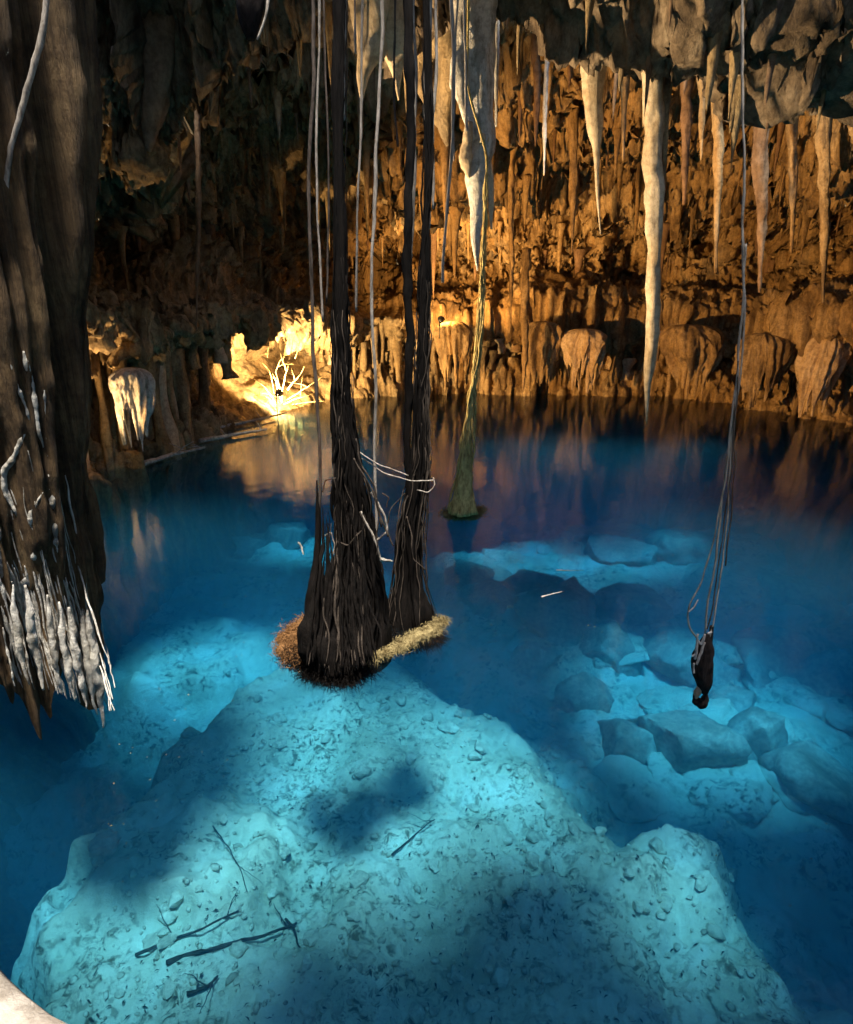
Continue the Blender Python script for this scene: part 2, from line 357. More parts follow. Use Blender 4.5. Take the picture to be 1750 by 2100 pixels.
# a dark arched recess in the wall behind the trunks
bc = at(785, 600, 27.0)
zr = np.clip((Pg[..., 2] - 3.7) / 3.1, -0.2, 1.2); halfw = 1.75 * np.sqrt(np.clip(1 - zr, 0, 1)) + 0.02
rec = sstep(0.0, 0.45, 1 - np.abs(Pg[..., 0] - bc[0] - 0.5 * (0.5 - zr)) / halfw) * sstep(3.5, 3.9, Pg[..., 2]) * (zr < 1.0) * (Pg[..., 1] > 20)
Pg[..., 1] += 3.6 * rec
F = grid_faces(nth, NW + NC, True)
Vf = Pg.reshape(-1, 3)
cen = Vf[F].mean(1)
def in_blob(c, cx, cy, rx, ry, seed):
    a = np.arctan2(c[:, 1] - cy, c[:, 0] - cx); rr = np.hypot((c[:, 0] - cx) / rx, (c[:, 1] - cy) / ry)
    return rr < 1 + 0.22 * fbm(np.cos(a) * 1.5 + 3, np.sin(a) * 1.5, 0 * a + seed, 3, seed)
openings = in_blob(cen, -0.7, 4.7, 3.6, 2.4, 5) | in_blob(cen, -4.6, 9.3, 2.3, 1.9, 13) | in_blob(cen, 3.9, 2.4, 0.9, 0.7, 17) | in_blob(cen, -3.7, 2.7, 2.0, 1.9, 25) | in_blob(cen, 6.0, 16.4, 4.5, 1.3, 29) | in_blob(cen, -3.4, 16.4, 2.3, 1.2, 33) | in_blob(cen, 6.8, 8.0, 2.6, 2.2, 21) | in_blob(cen, 1.5, -4.0, 7.5, 3.3, 9)  # main skylight, plus unseen holes added to let sun onto bed and column
keep = ~((cen[:, 2] > 8.2) & openings)
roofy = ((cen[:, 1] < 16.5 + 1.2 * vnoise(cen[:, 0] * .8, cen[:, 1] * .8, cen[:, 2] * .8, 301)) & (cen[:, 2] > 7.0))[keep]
F = F[keep]
cave = obj('cave_wall', Vf, F, M['wall'], kind='structure')
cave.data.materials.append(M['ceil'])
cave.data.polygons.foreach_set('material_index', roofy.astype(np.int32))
NGd = grid_normals(Pg); NGd = NGd * np.sign((NGd * inward).sum(-1, keepdims=True))

# ------------------------------------------------------------------ lake bed
def poly_sdf(px, py, poly):
    P = np.asarray(poly); d = np.full(px.shape, 1e9); s = np.zeros(px.shape, bool)
    for i in range(len(P)):
        a, b = P[i], P[(i + 1) % len(P)]; e = b - a
        wx, wy = px - a[0], py - a[1]; t = np.clip((wx * e[0] + wy * e[1]) / (e @ e + 1e-12), 0, 1)
        d = np.minimum(d, np.hypot(wx - t * e[0], wy - t * e[1]))
        c = ((a[1] <= py) & (b[1] > py)) | ((b[1] <= py) & (a[1] > py))
        xi = a[0] + (py - a[1]) / (e[1] if abs(e[1]) > 1e-9 else 1e-9) * e[0]
        s ^= c & (px < xi)
    return np.where(s, d, -d)
plats = [  # outline in the photograph, level of its top, softness of its edge
    ([(1120, 1290), (1400, 1230), (1620, 1300), (1700, 1480), (1600, 1640), (1350, 1700), (1150, 1600), (960, 1400), (1000, 1300)], -5.0, 1.6),
    ([(880, 1130), (1300, 1080), (1560, 1090), (1620, 1180), (1680, 1290), (1350, 1330), (960, 1290)], -4.6, 1.6),
    ([(230, 1350), (330, 1205), (395, 1120), (450, 1090), (520, 1085), (600, 1072), (670, 1100), (720, 1200), (680, 1300), (560, 1345), (430, 1392), (300, 1400)], -4.2, 1.2),
    ([(300, 1600), (335, 1520), (470, 1425), (600, 1362), (760, 1335), (870, 1395), (1010, 1465), (1110, 1525), (1150, 1600), (1240, 1690), (1300, 1800), (1400, 2300), (40, 2300), (50, 1930), (170, 1735)], -3.6, 1.7),
    ([(185, 1700), (250, 1680), (300, 1672), (330, 1655), (480, 1635), (545, 1690), (530, 1840), (400, 1865), (230, 1790)], -3.2, 0.5),
    ([(1150, 1810), (1290, 1765), (1350, 1722), (1430, 1700), (1500, 1745), (1560, 1850), (1680, 1990), (1720, 2080), (1690, 2250), (1050, 2250), (1100, 1900)], -3.9, 1.0),
    ([(1340, 1730), (1430, 1705), (1495, 1750), (1510, 1830), (1380, 1850), (1270, 1800)], -3.5, 0.5),
]
plats = [([gp(x, y, z)[:2] for x, y in p], z, w) for p, z, w in plats]
def bed_z(x, y):
    x, y = np.broadcast_arrays(np.asarray(x, float), np.asarray(y, float))
    z = -5.9 + 0.6 * fbm(x * 0.35, y * 0.35, 0 * x, 3, 201) - 2.6 * sstep(-3.4, -5.0, x) * sstep(10.5, 8.0, y)
    wx = x + 0.35 * fbm(x * 0.9, y * 0.9, 0 * x, 3, 211); wy = y + 0.35 * fbm(x * 0.9, y * 0.9, 0 * x + 9, 3, 213)
    for p, zt, w in plats:
        d = poly_sdf(wx, wy, p); z = np.maximum(z, z + (zt - z) * sstep(-w, w * 0.25, d))
    z = z + 0.16 * fbm(x * 1.1, y * 1.1, 0 * x, 4, 221)
    rough = sstep(-0.1, 0.5, fbm(x * 0.45 + 3, y * 0.45, 0 * x, 2, 231))
    return z + (0.035 + 0.07 * rough) * ridge(x * 2.6, y * 2.6, 0 * x, 3, 241) * 0.6 + 0.03 * fbm(x * 7, y * 7, 0 * x, 2, 251)
nb_a, nb_r = 520, 560
aa = np.linspace(-1, 1, nb_a); aa = np.radians(62) * (0.55 * aa + 0.45 * aa ** 3)
rr_ = 1.0 * (44.0 / 1.0) ** np.linspace(0, 1, nb_r)
AA, RR = np.meshgrid(aa, rr_, indexing='ij')
BX, BY = RR * np.sin(AA), RR * np.cos(AA) - 0.3
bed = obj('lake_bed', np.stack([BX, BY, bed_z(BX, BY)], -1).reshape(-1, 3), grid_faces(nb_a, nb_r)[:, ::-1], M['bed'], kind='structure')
# ground carries on behind the camera
bx2, by2 = np.meshgrid(np.linspace(-14, 22, 60), np.linspace(-12, 1.2, 30), indexing='ij')
obj('lake_bed', np.stack([bx2, by2, 0 * bx2 - 4.2 - 0.4 * fbm(bx2 * .4, by2 * .4, 0 * bx2, 3, 261)], -1).reshape(-1, 3), grid_faces(60, 30), M['bed'], kind='structure')

# ------------------------------------------------------------------ water
wx0, wx1, wy0, wy1, wz = -24, 34, -16, 46, -13
WV = [(x, y, z) for z in (wz, 0) for (x, y) in ((wx0, wy0), (wx1, wy0), (wx1, wy1), (wx0, wy1))]
WF = [(0, 3, 2, 1), (4, 5, 6, 7), (0, 1, 5, 4), (1, 2, 6, 5), (2, 3, 7, 6), (3, 0, 4, 7)]
obj('water', WV, WF, M['water'], smooth=False, kind='structure')

# ------------------------------------------------------------------ near ledge, bottom left
LZ = 2.4
le = [gp(x, y, LZ)[:2] for x, y in ((-120, 1815), (-40, 1880), (0, 1928), (36, 1978), (72, 2012), (118, 2034), (170, 2050), (225, 2072), (270, 2092), (350, 2130))]
le = [(-3.4, 2.6), (-2.4, 2.4)] + [tuple(p) for p in le] + [(-0.35, 0.55), (0.4, 0.25), (1.2, -0.2), (2.2, -2.6), (0, -4.2), (-3.4, -4.0), (-4.6, -1)]
le = np.array(le); n_l = 180
dl = np.r_[0, np.cumsum(np.linalg.norm(np.diff(np.r_[le, le[:1]], axis=0), axis=1))]; tl = np.linspace(0, dl[-1], n_l, endpoint=False)
lp = np.stack([np.interp(tl, dl, np.r_[le, le[:1]][:, k]) for k in (0, 1)], 1)
for _ in range(3): lp = 0.25 * np.roll(lp, 1, 0) + 0.5 * lp + 0.25 * np.roll(lp, -1, 0)
lc = lp.mean(0)
rings = [(k, 0.0) for k in np.linspace(0.02, 0.97, 40)] + [(0.99, -0.02), (1.0, -0.08), (0.995, -0.2), (0.97, -0.6), (0.92, -1.5), (0.95, -3), (1.05, -7.5)]
LV = []
for k, dz in rings:
    q = lc + (lp - lc) * k
    z = LZ + dz + 0.05 * fbm(q[:, 0] * 1.4, q[:, 1] * 1.4, 0 * q[:, 0], 4, 301) * (1 if dz == 0 else 0.6) - 0.05 * sstep(0.8, 1.0, k)
    LV.append(np.c_[q, z])
LV = np.stack(LV, 1).reshape(-1, 3)
obj('rock_ledge', LV, grid_faces(n_l, len(rings), True), M['ledge'], label='smooth beige limestone ledge above the water in the bottom left corner', category='rock ledge')

# ------------------------------------------------------------------ boulders under water
def boulder(px, py, z, w, h, seed, label, group='boulders under the water', dz=0.0):
    c = gp(px, py, z); s = mpp(px, py, c[1]); V, Fk = rock_shape(4, seed, 0.30)
    sx = w * s / 2; sy = sx * random.uniform(0.8, 1.15); sz = h * s / 2
    a = random.uniform(0, 6.28); V = V * np.array((sx, sy, sz)); ca, sa = math.cos(a), math.sin(a)
    V = np.c_[V[:, 0] * ca - V[:, 1] * sa, V[:, 0] * sa + V[:, 1] * ca, V[:, 2]]
    o = obj('boulder', V, Fk, M['boulder'], label=label, category='boulder', group=group); c[2] = float(bed_z(c[0], c[1])) + 0.05 * sz; o.location = c; return o
BL = [(1140, 1330, -5.4, 210, 150, 'large blue-tinted boulder right of the root clumps'),
      (1390, 1400, -5.4, 190, 130, 'wide boulder behind the dangling black root clump'),
      (1560, 1400, -5.4, 190, 150, 'dim rounded boulder right of the dangling black root clump'),
      (1390, 1560, -5.4, 250, 200, 'tall pale blue boulder below the dangling black root clump'),
      (1540, 1560, -5.4, 150, 190, 'upright boulder leaning toward the right side of the pool'),
      (1190, 1470, -5.4, 150, 110, 'boulder beside the bright sunlit slope of rubble'),
      (1270, 1130, -4.5, 190, 90, 'flat teal boulder in the deep water toward the far wall'),
      (1420, 1130, -4.5, 190, 110, 'square-edged teal slab beside the thin dangling roots'),
      (1680, 1440, -5.4, 160, 150, 'dark boulder at the right edge of the pool'),
      (1500, 1720, -3.8, 70, 60, 'small knobbly boulder on the crest of the right hand mound'),
      (1010, 1290, -5.4, 150, 90, 'low boulder in the shadow beyond the root mats'),
      (215, 1715, -3.2, 70, 75, 'knobbly pale boulder at the left tip of the submerged shelf'),
      (470, 1130, -4.2, 150, 70, 'pale boulder on the far submerged shelf'),
      (590, 1110, -4.2, 130, 80, 'hump of pale rock behind the largest root clump')]
BL += [(960, 1180, -4.5, 150, 80, 'boulder just behind the foot of the twined root trunk'),
       (1100, 1210, -4.5, 170, 90, 'boulder under the short floating twig'),
       (1290, 1250, -4.5, 190, 120, 'broad slab between the floating twigs and the dangling roots'),
       (1240, 1380, -5.4, 160, 130, 'leaning slab left of the dangling black root clump'),
       (1620, 1280, -5.4, 200, 120, 'dark slab right of the dangling thin roots'),
       (1280, 1560, -5.4, 170, 150, 'blunt boulder right of the bright rubble slope'),
       (1640, 1640, -5.4, 200, 160, 'deep dark boulder near the right edge below its neighbours'),
       (1480, 1480, -5.4, 130, 110, 'boulder directly beneath the tip of the dangling black clump'),
       (1090, 1400, -5.4, 120, 90, 'small boulder at the foot of the sunlit crest'),
       (1560, 1190, -4.5, 170, 70, 'far teal boulder right of the square-edged slab')]
for i, (x, y, z, w, h, lab) in enumerate(BL): boulder(x, y, z, w, h, 400 + i, lab)

# jumbled slabs between the larger boulders
jum = [mesh_np('rock', *rock_shape(4, 460 + q, 0.3), M['bed']) for q in range(6)]
for k in range(64):
    px, py = random.uniform(880, 1740), random.uniform(1090, 1690)
    if py > 1400 + (px - 880) * 0.75: continue
    c = gp(px, py, -4.5 if py < 1260 else -5.4); s_ = random.uniform(0.35, 1.0) * (1.3 if random.random() < .2 else 1)
    o = link('rock', jum[k % 6], bed, (c[0], c[1], float(bed_z(c[0], c[1])) + 0.0 * s_))
    o.scale = (s_, s_ * random.uniform(.6, 1.2), s_ * random.uniform(.3, .6)); o.rotation_euler = (random.uniform(-.3, .3), random.uniform(-.3, .3), random.uniform(0, 6.3))

# stones and litter on the bed
def bed_point(px, py):
    r = ray(px, py); t = np.linspace(3.5, 26, 400); q = CAM[None] + t[:, None] * r[None]
    b = q[:, 2] < bed_z(q[:, 0], q[:, 1]); i = int(np.argmax(b)); return q[i] if b[i] else None
variants = [mesh_np('stone', *rock_shape(2, 500 + k, 0.45), M['stone'], False) for k in range(8)]
def dense(px, py):                                    # where rubble lies in the photograph
    a = math.exp(-(((px - 620) / 260) ** 2 + ((py - 1580) / 110) ** 2)) + 0.8 * math.exp(-(((px - 900) / 220) ** 2 + ((py - 1480) / 70) ** 2))
    return a + 0.5 * math.exp(-(((px - 1050) / 250) ** 2 + ((py - 1650) / 120) ** 2)) + 0.22 * (py > 1750)
cnt = 0
while cnt < 280:
    px, py = random.uniform(230, 1600), random.uniform(1400, 2090)
    if random.random() > dense(px, py): continue
    q = bed_point(px, py)
    if q is None or q[2] < -4.8: continue
    s = random.choice((0.03, 0.04, 0.05, 0.07, 0.12)) * random.uniform(0.8, 1.3)
    o = link('stone', variants[cnt % 8], bed, (q[0], q[1], float(bed_z(q[0], q[1])) + s * 0.25))
    o.scale = (s, s * random.uniform(0.7, 1.1), s * random.uniform(0.5, 0.8)); o.rotation_euler = (0, 0, random.uniform(0, 6.3)); cnt += 1
sp = Soup(); iv, if_ = ICO[1]
for k in range(4200):
    px, py = random.uniform(150, 1700), random.uniform(1360, 2140)
    if random.random() > dense(px, py) + 0.12: continue
    x, y = gp(px, py, -3.6)[:2]; z = float(bed_z(x, y))
    if z < -5.0: continue
    s = random.uniform(0.012, 0.036) * (1 + (random.random() < .15))
    a = random.uniform(0, 6.3); q = iv * np.array((s, s * random.uniform(0.6, 1), s * random.uniform(.4, .8))) * (1 + 0.25 * RNG.normal(size=(len(iv), 1)))
    sp.add(np.c_[q[:, 0] * math.cos(a) - q[:, 1] * math.sin(a), q[:, 0] * math.sin(a) + q[:, 1] * math.cos(a), q[:, 2]] + (x, y, z + s * 0.3), if_)
obj('pebbles', *sp.get(), M['stone'], parent=bed, kind='stuff')
sp = Soup()
for k in range(11000):
    px, py = random.uniform(120, 1720), random.uniform(1380, 2150)
    if random.random() > 0.14 + 0.6 * dense(px, py) - 0.1 * (px > 1150): continue
    x, y = gp(px, py, -3.6)[:2]; z = float(bed_z(x, y))
    if z < -4.9 or vnoise(x * 0.8, y * 0.8, 0.0, 77) < -0.25: continue
    a = random.uniform(0, 6.3); L = 0.008 + 0.04 * random.random() ** 2.5; w = L * random.uniform(0.08, 0.4)
    u = np.array((math.cos(a), math.sin(a), random.uniform(-.2, .3))); v = np.array((-math.sin(a), math.cos(a), random.uniform(-.3, .3)))
    c = np.array((x, y, z + 0.035)); b = np.array((0, 0, random.uniform(.0, .03)))
    sp.add([c - u * L, c - v * w + b, c + u * L, c + v * w + b, c + b * 1.3], [(0, 1, 4), (1, 2, 4), (2, 3, 4), (3, 0, 4)])
obj('leaf_litter', *sp.get(), M['wood'], parent=bed, kind='stuff')

# sunken branches
def branch(name, pts, rad, m, label, cat, twigs=0, seed=0, group=None):
    P = smooth_path(pts, 26); P = wiggle(P, 0.05, 1.2, seed + 3)
    t = thing(name, label, cat, tuple(P[0]), group); o = P[0]
    obj('stem', *tube(P - o, np.linspace(rad, rad * 0.45, len(P)), 8, 0.25, seed), m, t)
    for k in range(twigs):
        i = int(len(P) * random.uniform(0.35, 0.95)); L = random.uniform(0.25, 0.6)
        d = np.array((random.uniform(-1, 1), random.uniform(-1, 1), random.uniform(0.05, .5))); d /= np.linalg.norm(d)
        Q = wiggle(smooth_path([P[i] - o, P[i] - o + d * L * .5 + (0, 0, .03), P[i] - o + d * L], 9), 0.02, 4, seed + k)
        obj('twig', *tube(Q, np.linspace(rad * .4, rad * .12, 9), 5), m, t)
    return t
def bedpts(pp, lift=0.06):
    r = []
    for x, y in pp:
        q = bed_point(x, y); q = q if q is not None else gp(x, y, -3.3); r.append((q[0], q[1], float(bed_z(q[0], q[1])) + lift))
    return r
branch('sunken_branch', bedpts([(345, 1985), (450, 1950), (605, 1912)]), 0.03, M['wood'], 'long dark branch on the lake bed, lower of the two near the ledge', 'branch', 3, 1)
branch('sunken_branch', bedpts([(285, 1968), (390, 1920), (485, 1877)]), 0.02, M['wood'], 'thinner dark branch on the lake bed, upper of the two near the ledge', 'branch', 2, 2)
branch('sunken_branch', bedpts([(580, 1890), (605, 1925), (625, 1955)]), 0.018, M['wood'], 'short twig crossing the tip of the long sunken branch', 'branch', 0, 3)
branch('sunken_branch', bedpts([(385, 2060), (430, 2040), (455, 2015)]), 0.025, M['wood'], 'short forked twig at the bottom left of the lake bed', 'branch', 2, 4)
branch('sunken_branch', bedpts([(810, 1770), (850, 1725), (890, 1690)]), 0.014, M['wood'], 'thin forked twig in the dark hollow of the lake bed', 'branch', 4, 5)
branch('sunken_branch', bedpts([(440, 1700), (490, 1770), (510, 1830)]), 0.011, M['wood'], 'thin stick slanting across the left submerged shelf', 'branch', 1, 6)

# ------------------------------------------------------------------ stalactites
def spike(L, r, seed, n=22, sides=12, power=0.75, lump=0.22, bend=0.0, flute=0.12):
    t = np.linspace(0, 1, n); P = np.c_[bend * t ** 2 + 0.02 * L * 0.2 * np.sin(t * 7 + seed), 0.02 * L * 0.2 * np.cos(t * 5 + seed), -L * t]
    R = r * np.maximum((1 - t) ** power, 0.03); R = R * (1 + 0.5 * np.exp(-(t / 0.07) ** 2))
    return tube(P, R, sides, lump, seed, flute)
var_w = [mesh_np('stalactite', *spike(1.0, 0.12 * random.uniform(.7, 1.4), 600 + k, 12, 7, random.uniform(.5, 1.1), 0.3), M['brownrock' if k % 3 == 0 else 'wall']) for k in range(9)]
vis = []
for i in range(0, 900, 3):
    for j in range(NW - 70, NW + NC - 90, 3):
        q = Pg[i, j]
        if q[1] < 10 or NGd[i, j, 2] > -0.25: continue
        d = q - CAM; zc = d[1] * CP - d[2] * SP
        if zc < 1: continue
        px = PW / 2 + FPX * d[0] / zc; py = PH / 2 - FPX * (d[1] * SP + d[2] * CP) / zc
        if -60 < px < PW + 60 and -120 < py < 640: vis.append((q, px, py))
random.shuffle(vis)
for k, (q, px, py) in enumerate(vis[:280]):
    o = link('stalactite', var_w[k % 9], cave, (q[0], q[1], q[2] + 0.25))
    L = random.choice((0.7, 0.9, 1.2, 1.6, 2.4)) * random.uniform(0.8, 1.2); L *= min(1.0, (q[1] / 21.0) ** 1.6); w = L ** 0.6 * random.uniform(.45, 1.1)
    o.scale = (w, w, L + 0.25); o.rotation_euler = (0, 0, random.uniform(0, 6.3))
# small drip columns under the lip of the far wall
cnt = 0
var_c = []
for k in range(8):
    t = np.linspace(0, 1, 16); P = np.c_[0.03 * np.sin(t * 5 + k), 0.03 * np.cos(t * 4 + k), -t]
    R = 0.10 * (1 + 0.5 * np.sin(t * 9 + k * 2) * 0.4 + 0.5 * (1 - t) ** 3 + 0.35 * t ** 4)
    var_c.append(mesh_np('flowstone_column', *tube(P, R, 8, 0.35, 700 + k, 0.2), M['wall' if k % 4 else 'cream']))
j_lo = int(np.argmin(np.abs(prof[:, 0] - 0.1)[20:])) + 20
j_lip = int(np.argmin(np.abs(prof[:, 0] - 3.0)[20:])) + 20
for i in range(6, 890, 5):
    if random.random() < 0.28 or abs(thn[i] - gmid) < gw * 0.75: continue
    q = Pg[i, j_lip - random.randint(0, 14)]; bq = Pg[i, j_lo]
    f = random.uniform(0.1, 0.9); x, y = q[0] * f + bq[0] * (1 - f), q[1] * f + bq[1] * (1 - f)
    grotto = abs(thn[i] - gmid) < gw * 0.95
    L = (random.uniform(0.4, 1.3) if grotto or random.random() < .3 else q[2] + 0.25) + 0.2
    o = link('flowstone_column', var_c[random.randrange(8)], cave, (x, y, q[2] + 0.2)); w = random.uniform(0.6, 2.2)
    o.scale = (w, w, L); o.rotation_euler = (0, 0, random.uniform(0, 6.3)); cnt += 1

def big_spike(name, pts, widths, Y, m, label, cat='stalactite', seed=0, lump=0.25, flute=0.2, up=None, sides=18, n=60):
    P = [at(x, y, Y) for x, y in pts]; W_ = [w * mpp(x, y, Y) / 2 for (x, y), w in zip(pts, widths)]
    if up: P = [P[0] + np.array((0, 0.2, up))] + P; W_ = [W_[0] * 1.15] + W_
    Q = smooth_path(np.c_[np.array(P), W_], n); o = P[0]
    return obj(name, *tube(Q[:, :3], np.maximum(Q[:, 3], 0.006), sides, lump, seed, flute), m, label=label, category=cat)
# the long white one in the middle, with its side pieces
t = thing('stalactite', 'long white knobbly stalactite hanging over the middle of the pool', 'stalactite')
def part_spike(name, pts, widths, Y, m, parent, seed, up=None, lump=.3, flute=.25, n=40, sides=12):
    P = [at(x, y, Y) for x, y in pts]; W_ = [w * mpp(x, y, Y) / 2 for (x, y), w in zip(pts, widths)]
    if up: P = [P[0] + np.array((0, 0.2, up))] + P; W_ = [W_[0] * 1.15] + W_
    Q = smooth_path(np.c_[np.array(P), W_], n)
    return obj(name, *tube(Q[:, :3], np.maximum(Q[:, 3], 0.006), sides, lump, seed, flute), m, parent)
YW1 = 12.7
part_spike('shaft', [(985, 100), (978, 180), (985, 290), (972, 350), (978, 430), (975, 490), (980, 555)], [70, 55, 50, 40, 30, 22, 4], YW1, M['pale'], t, 801, up=2.5, lump=.4)
part_spike('flange', [(945, 90), (940, 150), (955, 220), (975, 290)], [30, 34, 26, 18], YW1 - .1, M['pale'], t, 802, up=2.5, lump=.4)
part_spike('flange', [(962, 250), (955, 330), (962, 365)], [16, 26, 6], YW1 - .15, M['cream'], t, 803)
part_spike('flange', [(1000, 300), (1006, 380), (1008, 470)], [12, 14, 4], YW1 + .1, M['cream'], t, 804)
part_spike('knob', [(985, 285), (1003, 288)], [24, 12], YW1 - .2, M['cream'], t, 805, n=10)
big_spike('stalactite', [(1218, 50), (1220, 130), (1217, 210), (1222, 270), (1224, 300), (1226, 400), (1232, 480)], [52, 46, 34, 28, 10, 7, 2], 13.8, M['cream'], 'carrot-shaped cream stalactite with a needle tip, left of the long pillar', seed=811, up=2.5)
big_spike('stalactite', [(1335, 60), (1340, 200), (1342, 400), (1342, 560), (1338, 680), (1330, 760), (1328, 800), (1326, 870)], [46, 42, 38, 33, 28, 22, 10, 3], 13.2, M['cream'], 'very long speckled pillar stalactite with a pale tip just above the water', seed=812, up=3, lump=.3)
big_spike('stalactite', [(1370, 70), (1366, 250), (1360, 420)], [24, 16, 4], 13.4, M['wall'], 'thin brown stalactite clinging to the long speckled pillar', seed=813, up=3)
big_spike('stalactite', [(335, -40), (325, 120), (312, 240), (305, 310)], [72, 64, 48, 12], 12.6, M['brownrock'], 'dark brown trunk-like stalactite at the upper left', seed=814, up=3)
big_spike('stalactite', [(512, -60), (512, 30), (515, 82)], [66, 58, 14], 8.0, M['blackroot'], 'short black stalactite cut off by the top edge of the picture', seed=815, up=4)
big_spike('stalactite', [(765, 20), (760, 90), (745, 140), (742, 215)], [90, 70, 34, 4], 12.2, M['cream'], 'broad tan stalactite curtain behind the vines, left one', seed=816, up=2, lump=.5)
big_spike('stalactite', [(800, 30), (808, 100), (814, 150), (818, 205)], [80, 60, 26, 4], 12.4, M['cream'], 'broad tan stalactite curtain behind the vines, right one', seed=817, up=2, lump=.5)
big_spike('stalactite', [(905, 120), (900, 220), (918, 300)], [120, 80, 10], 13.5, M['wall'], 'blunt brown rock spur between the vines and the white stalactite', seed=818, up=3, lump=.6)
big_spike('stalactite', [(1018, 130), (1018, 260)], [10, 4], 16, M['pale'], 'thin pale straw stalactite right of the white knobbly one', seed=819, up=2)
big_spike('stalactite', [(1118, 230), (1116, 360)], [9, 3], 18, M['pale'], 'small pale straw stalactite midway to the long pillar', seed=820, up=3)
for k, (x, y0, y1, w, Y, lab) in enumerate([
        (405, 150, 680, 16, 17, 'thin brown stalactite reaching down the dim left wall'), (1048, 430, 680, 14, 24, 'thin ochre column on the lit wall right of centre'),
        (1175, 250, 520, 26, 22, 'ochre stalactite below the carrot-shaped one'), (1405, 150, 420, 30, 19, 'brown stalactite just right of the long pillar'),
        (1470, 120, 560, 34, 18, 'long brown stalactite left of the thin dangling roots'), (1440, 90, 330, 22, 17, 'shorter brown stalactite right of the long pillar'),
        (1560, 250, 600, 34, 17, 'dark brown stalactite just right of the thin dangling roots'), (1625, 260, 520, 26, 19, 'brown stalactite on the right wall'),
        (1690, 250, 620, 30, 18, 'brown stalactite near the right edge of the picture'), (1100, 120, 300, 20, 19, 'brown stalactite between the white one and the carrot-shaped one'),
        (1280, 60, 330, 24, 19, 'ochre stalactite between the carrot-shaped one and the long pillar'), (1075, 650, 800, 18, 26, 'stubby ochre column at the far shore')]):
    big_spike('stalactite', [(x, y0), (x + 2, (y0 + y1) / 2), (x - 2, y1)], [w * .9, w * .62, w * .15], Y, M['wall' if k % 3 else 'brownrock'], lab, seed=830 + k, up=2.5, lump=.4)

# bell-shaped flowstones at the far shore
def bell(px, y0, y1, w, Y, m, label, seed, legs=4):
    t = thing('flowstone', label, 'flowstone', tuple(at(px, y1, Y)))
    s = mpp(px, y0, Y); H = at(px, y0, Y)[2] - at(px, y1, Y)[2]
    n, sd = 46, 110; u = np.linspace(0, 1, n)[:, None]; th = np.linspace(0, 2 * math.pi, sd, endpoint=False)[None]
    ct_, st_ = np.cos(th), np.sin(th)
    tongue = np.clip(0.5 + 0.55 * fbm(ct_ * 2.6 + seed, st_ * 2.6, 0 * th, 3, seed), 0.05, 1.0)       # each tongue of the curtain ends at its own height
    body = np.clip(u / 0.30, 0, 1); body = np.sqrt(1 - (1 - body) ** 2)
    r = body * (1 - 0.45 * sstep(0.45, 1.0, u) * (0.4 + 0.6 * tongue)) + 0.02
    r = r * (1 + 0.20 * (ridge(ct_ * 3.4, st_ * 3.4, u * 0.4 + seed, 2, seed) - 0.6) + 0.20 * fbm(ct_ * 1.1 + seed, st_ * 1.1, u * 1.8, 3, seed + 1) + 0.05 * fbm(ct_ * 5, st_ * 5, u * 9, 2, seed + 2))
    z = H * (1.05 - u ** 1.1 * (0.45 + 0.62 * tongue))
    lean = 0.2 * s * w * random.uniform(-1, 1)
    V = np.stack([w * s / 2 * r * ct_ + lean * (1 - u), 0.45 * w * s * r * st_, z], -1).reshape(-1, 3)
    Fq = grid_faces(n, sd); F2 = np.array([[i * sd + sd - 1, i * sd, (i + 1) * sd, (i + 1) * sd + sd - 1] for i in range(n - 1)])[:, ::-1]
    obj('dome', V, np.concatenate([Fq, F2]), m, t)
    for k in range(legs):
        a = random.uniform(3.3, 6.1); c = np.array((w * s * .34 * math.cos(a), w * s * .26 * math.sin(a), 0))
        P = smooth_path([c * .9 + (0, 0, H * .6), c + (0, 0, H * .3), c * 0.95 + (0, 0, random.uniform(-.1, H * .2))], 16)
        obj('drip', *tube(P, w * s * random.uniform(.04, .09) * np.linspace(1.2, .35, 16), 8, .35, seed + k, .2), m, t)
    return t
bell(282, 762, 925, 78, 15.6, M['pale'], 'pale grey bell-shaped flowstone at the left shore', 901)
bell(1193, 680, 803, 86, 27.5, M['cream'], 'glowing yellow bell-shaped flowstone at the far shore', 902)
bell(1105, 665, 803, 90, 28.0, M['wall'], 'brown bell-shaped flowstone left of the glowing yellow one', 903)
bell(1412, 672, 812, 110, 26.0, M['wall'], 'rusty bell-shaped flowstone right of the long pillar', 904)
bell(1658, 690, 852, 80, 22.5, M['cream'], 'tan mushroom-shaped flowstone at the right shore', 905)
bell(1560, 690, 835, 90, 24.0, M['wall'], 'brown flowstone between the rusty one and the tan mushroom', 906)
bell(935, 665, 803, 70, 28.0, M['wall'], 'amber flowstone behind the hanging mossy root', 907)

# ------------------------------------------------------------------ left column
edge = np.array([(176, -200), (182, 0), (186, 190), (190, 330), (178, 520), (168, 640), (172, 800), (182, 1000), (196, 1180), (206, 1320), (206, 1400), (196, 1445)])
YC_ = 5.5; RCOL = 1.05
ez = np.array([at(x, y, YC_) for x, y in edge]); order = np.argsort(ez[:, 2]); ez = ez[order]
nz, ns = 330, 260
zz = np.linspace(ez[0, 2], 11.5, nz); ex = np.interp(zz, ez[:, 2], ez[:, 0])
cxc = -4.05; thc = np.linspace(0, 2 * math.pi, ns, endpoint=False)
Rz = np.maximum((ex - cxc) * 0.93, 0.15); bot = sstep(zz[0], zz[0] + 1.6, zz); Rz = Rz * (0.55 + 0.45 * bot) if False else Rz
fl_c = ridge(np.cos(thc)[None] * 3.2, np.sin(thc)[None] * 3.2, zz[:, None] * 0.10, 3, 1001)
fl_d = ridge(np.cos(thc)[None] * 8, np.sin(thc)[None] * 8, zz[:, None] * 0.16, 2, 1003)
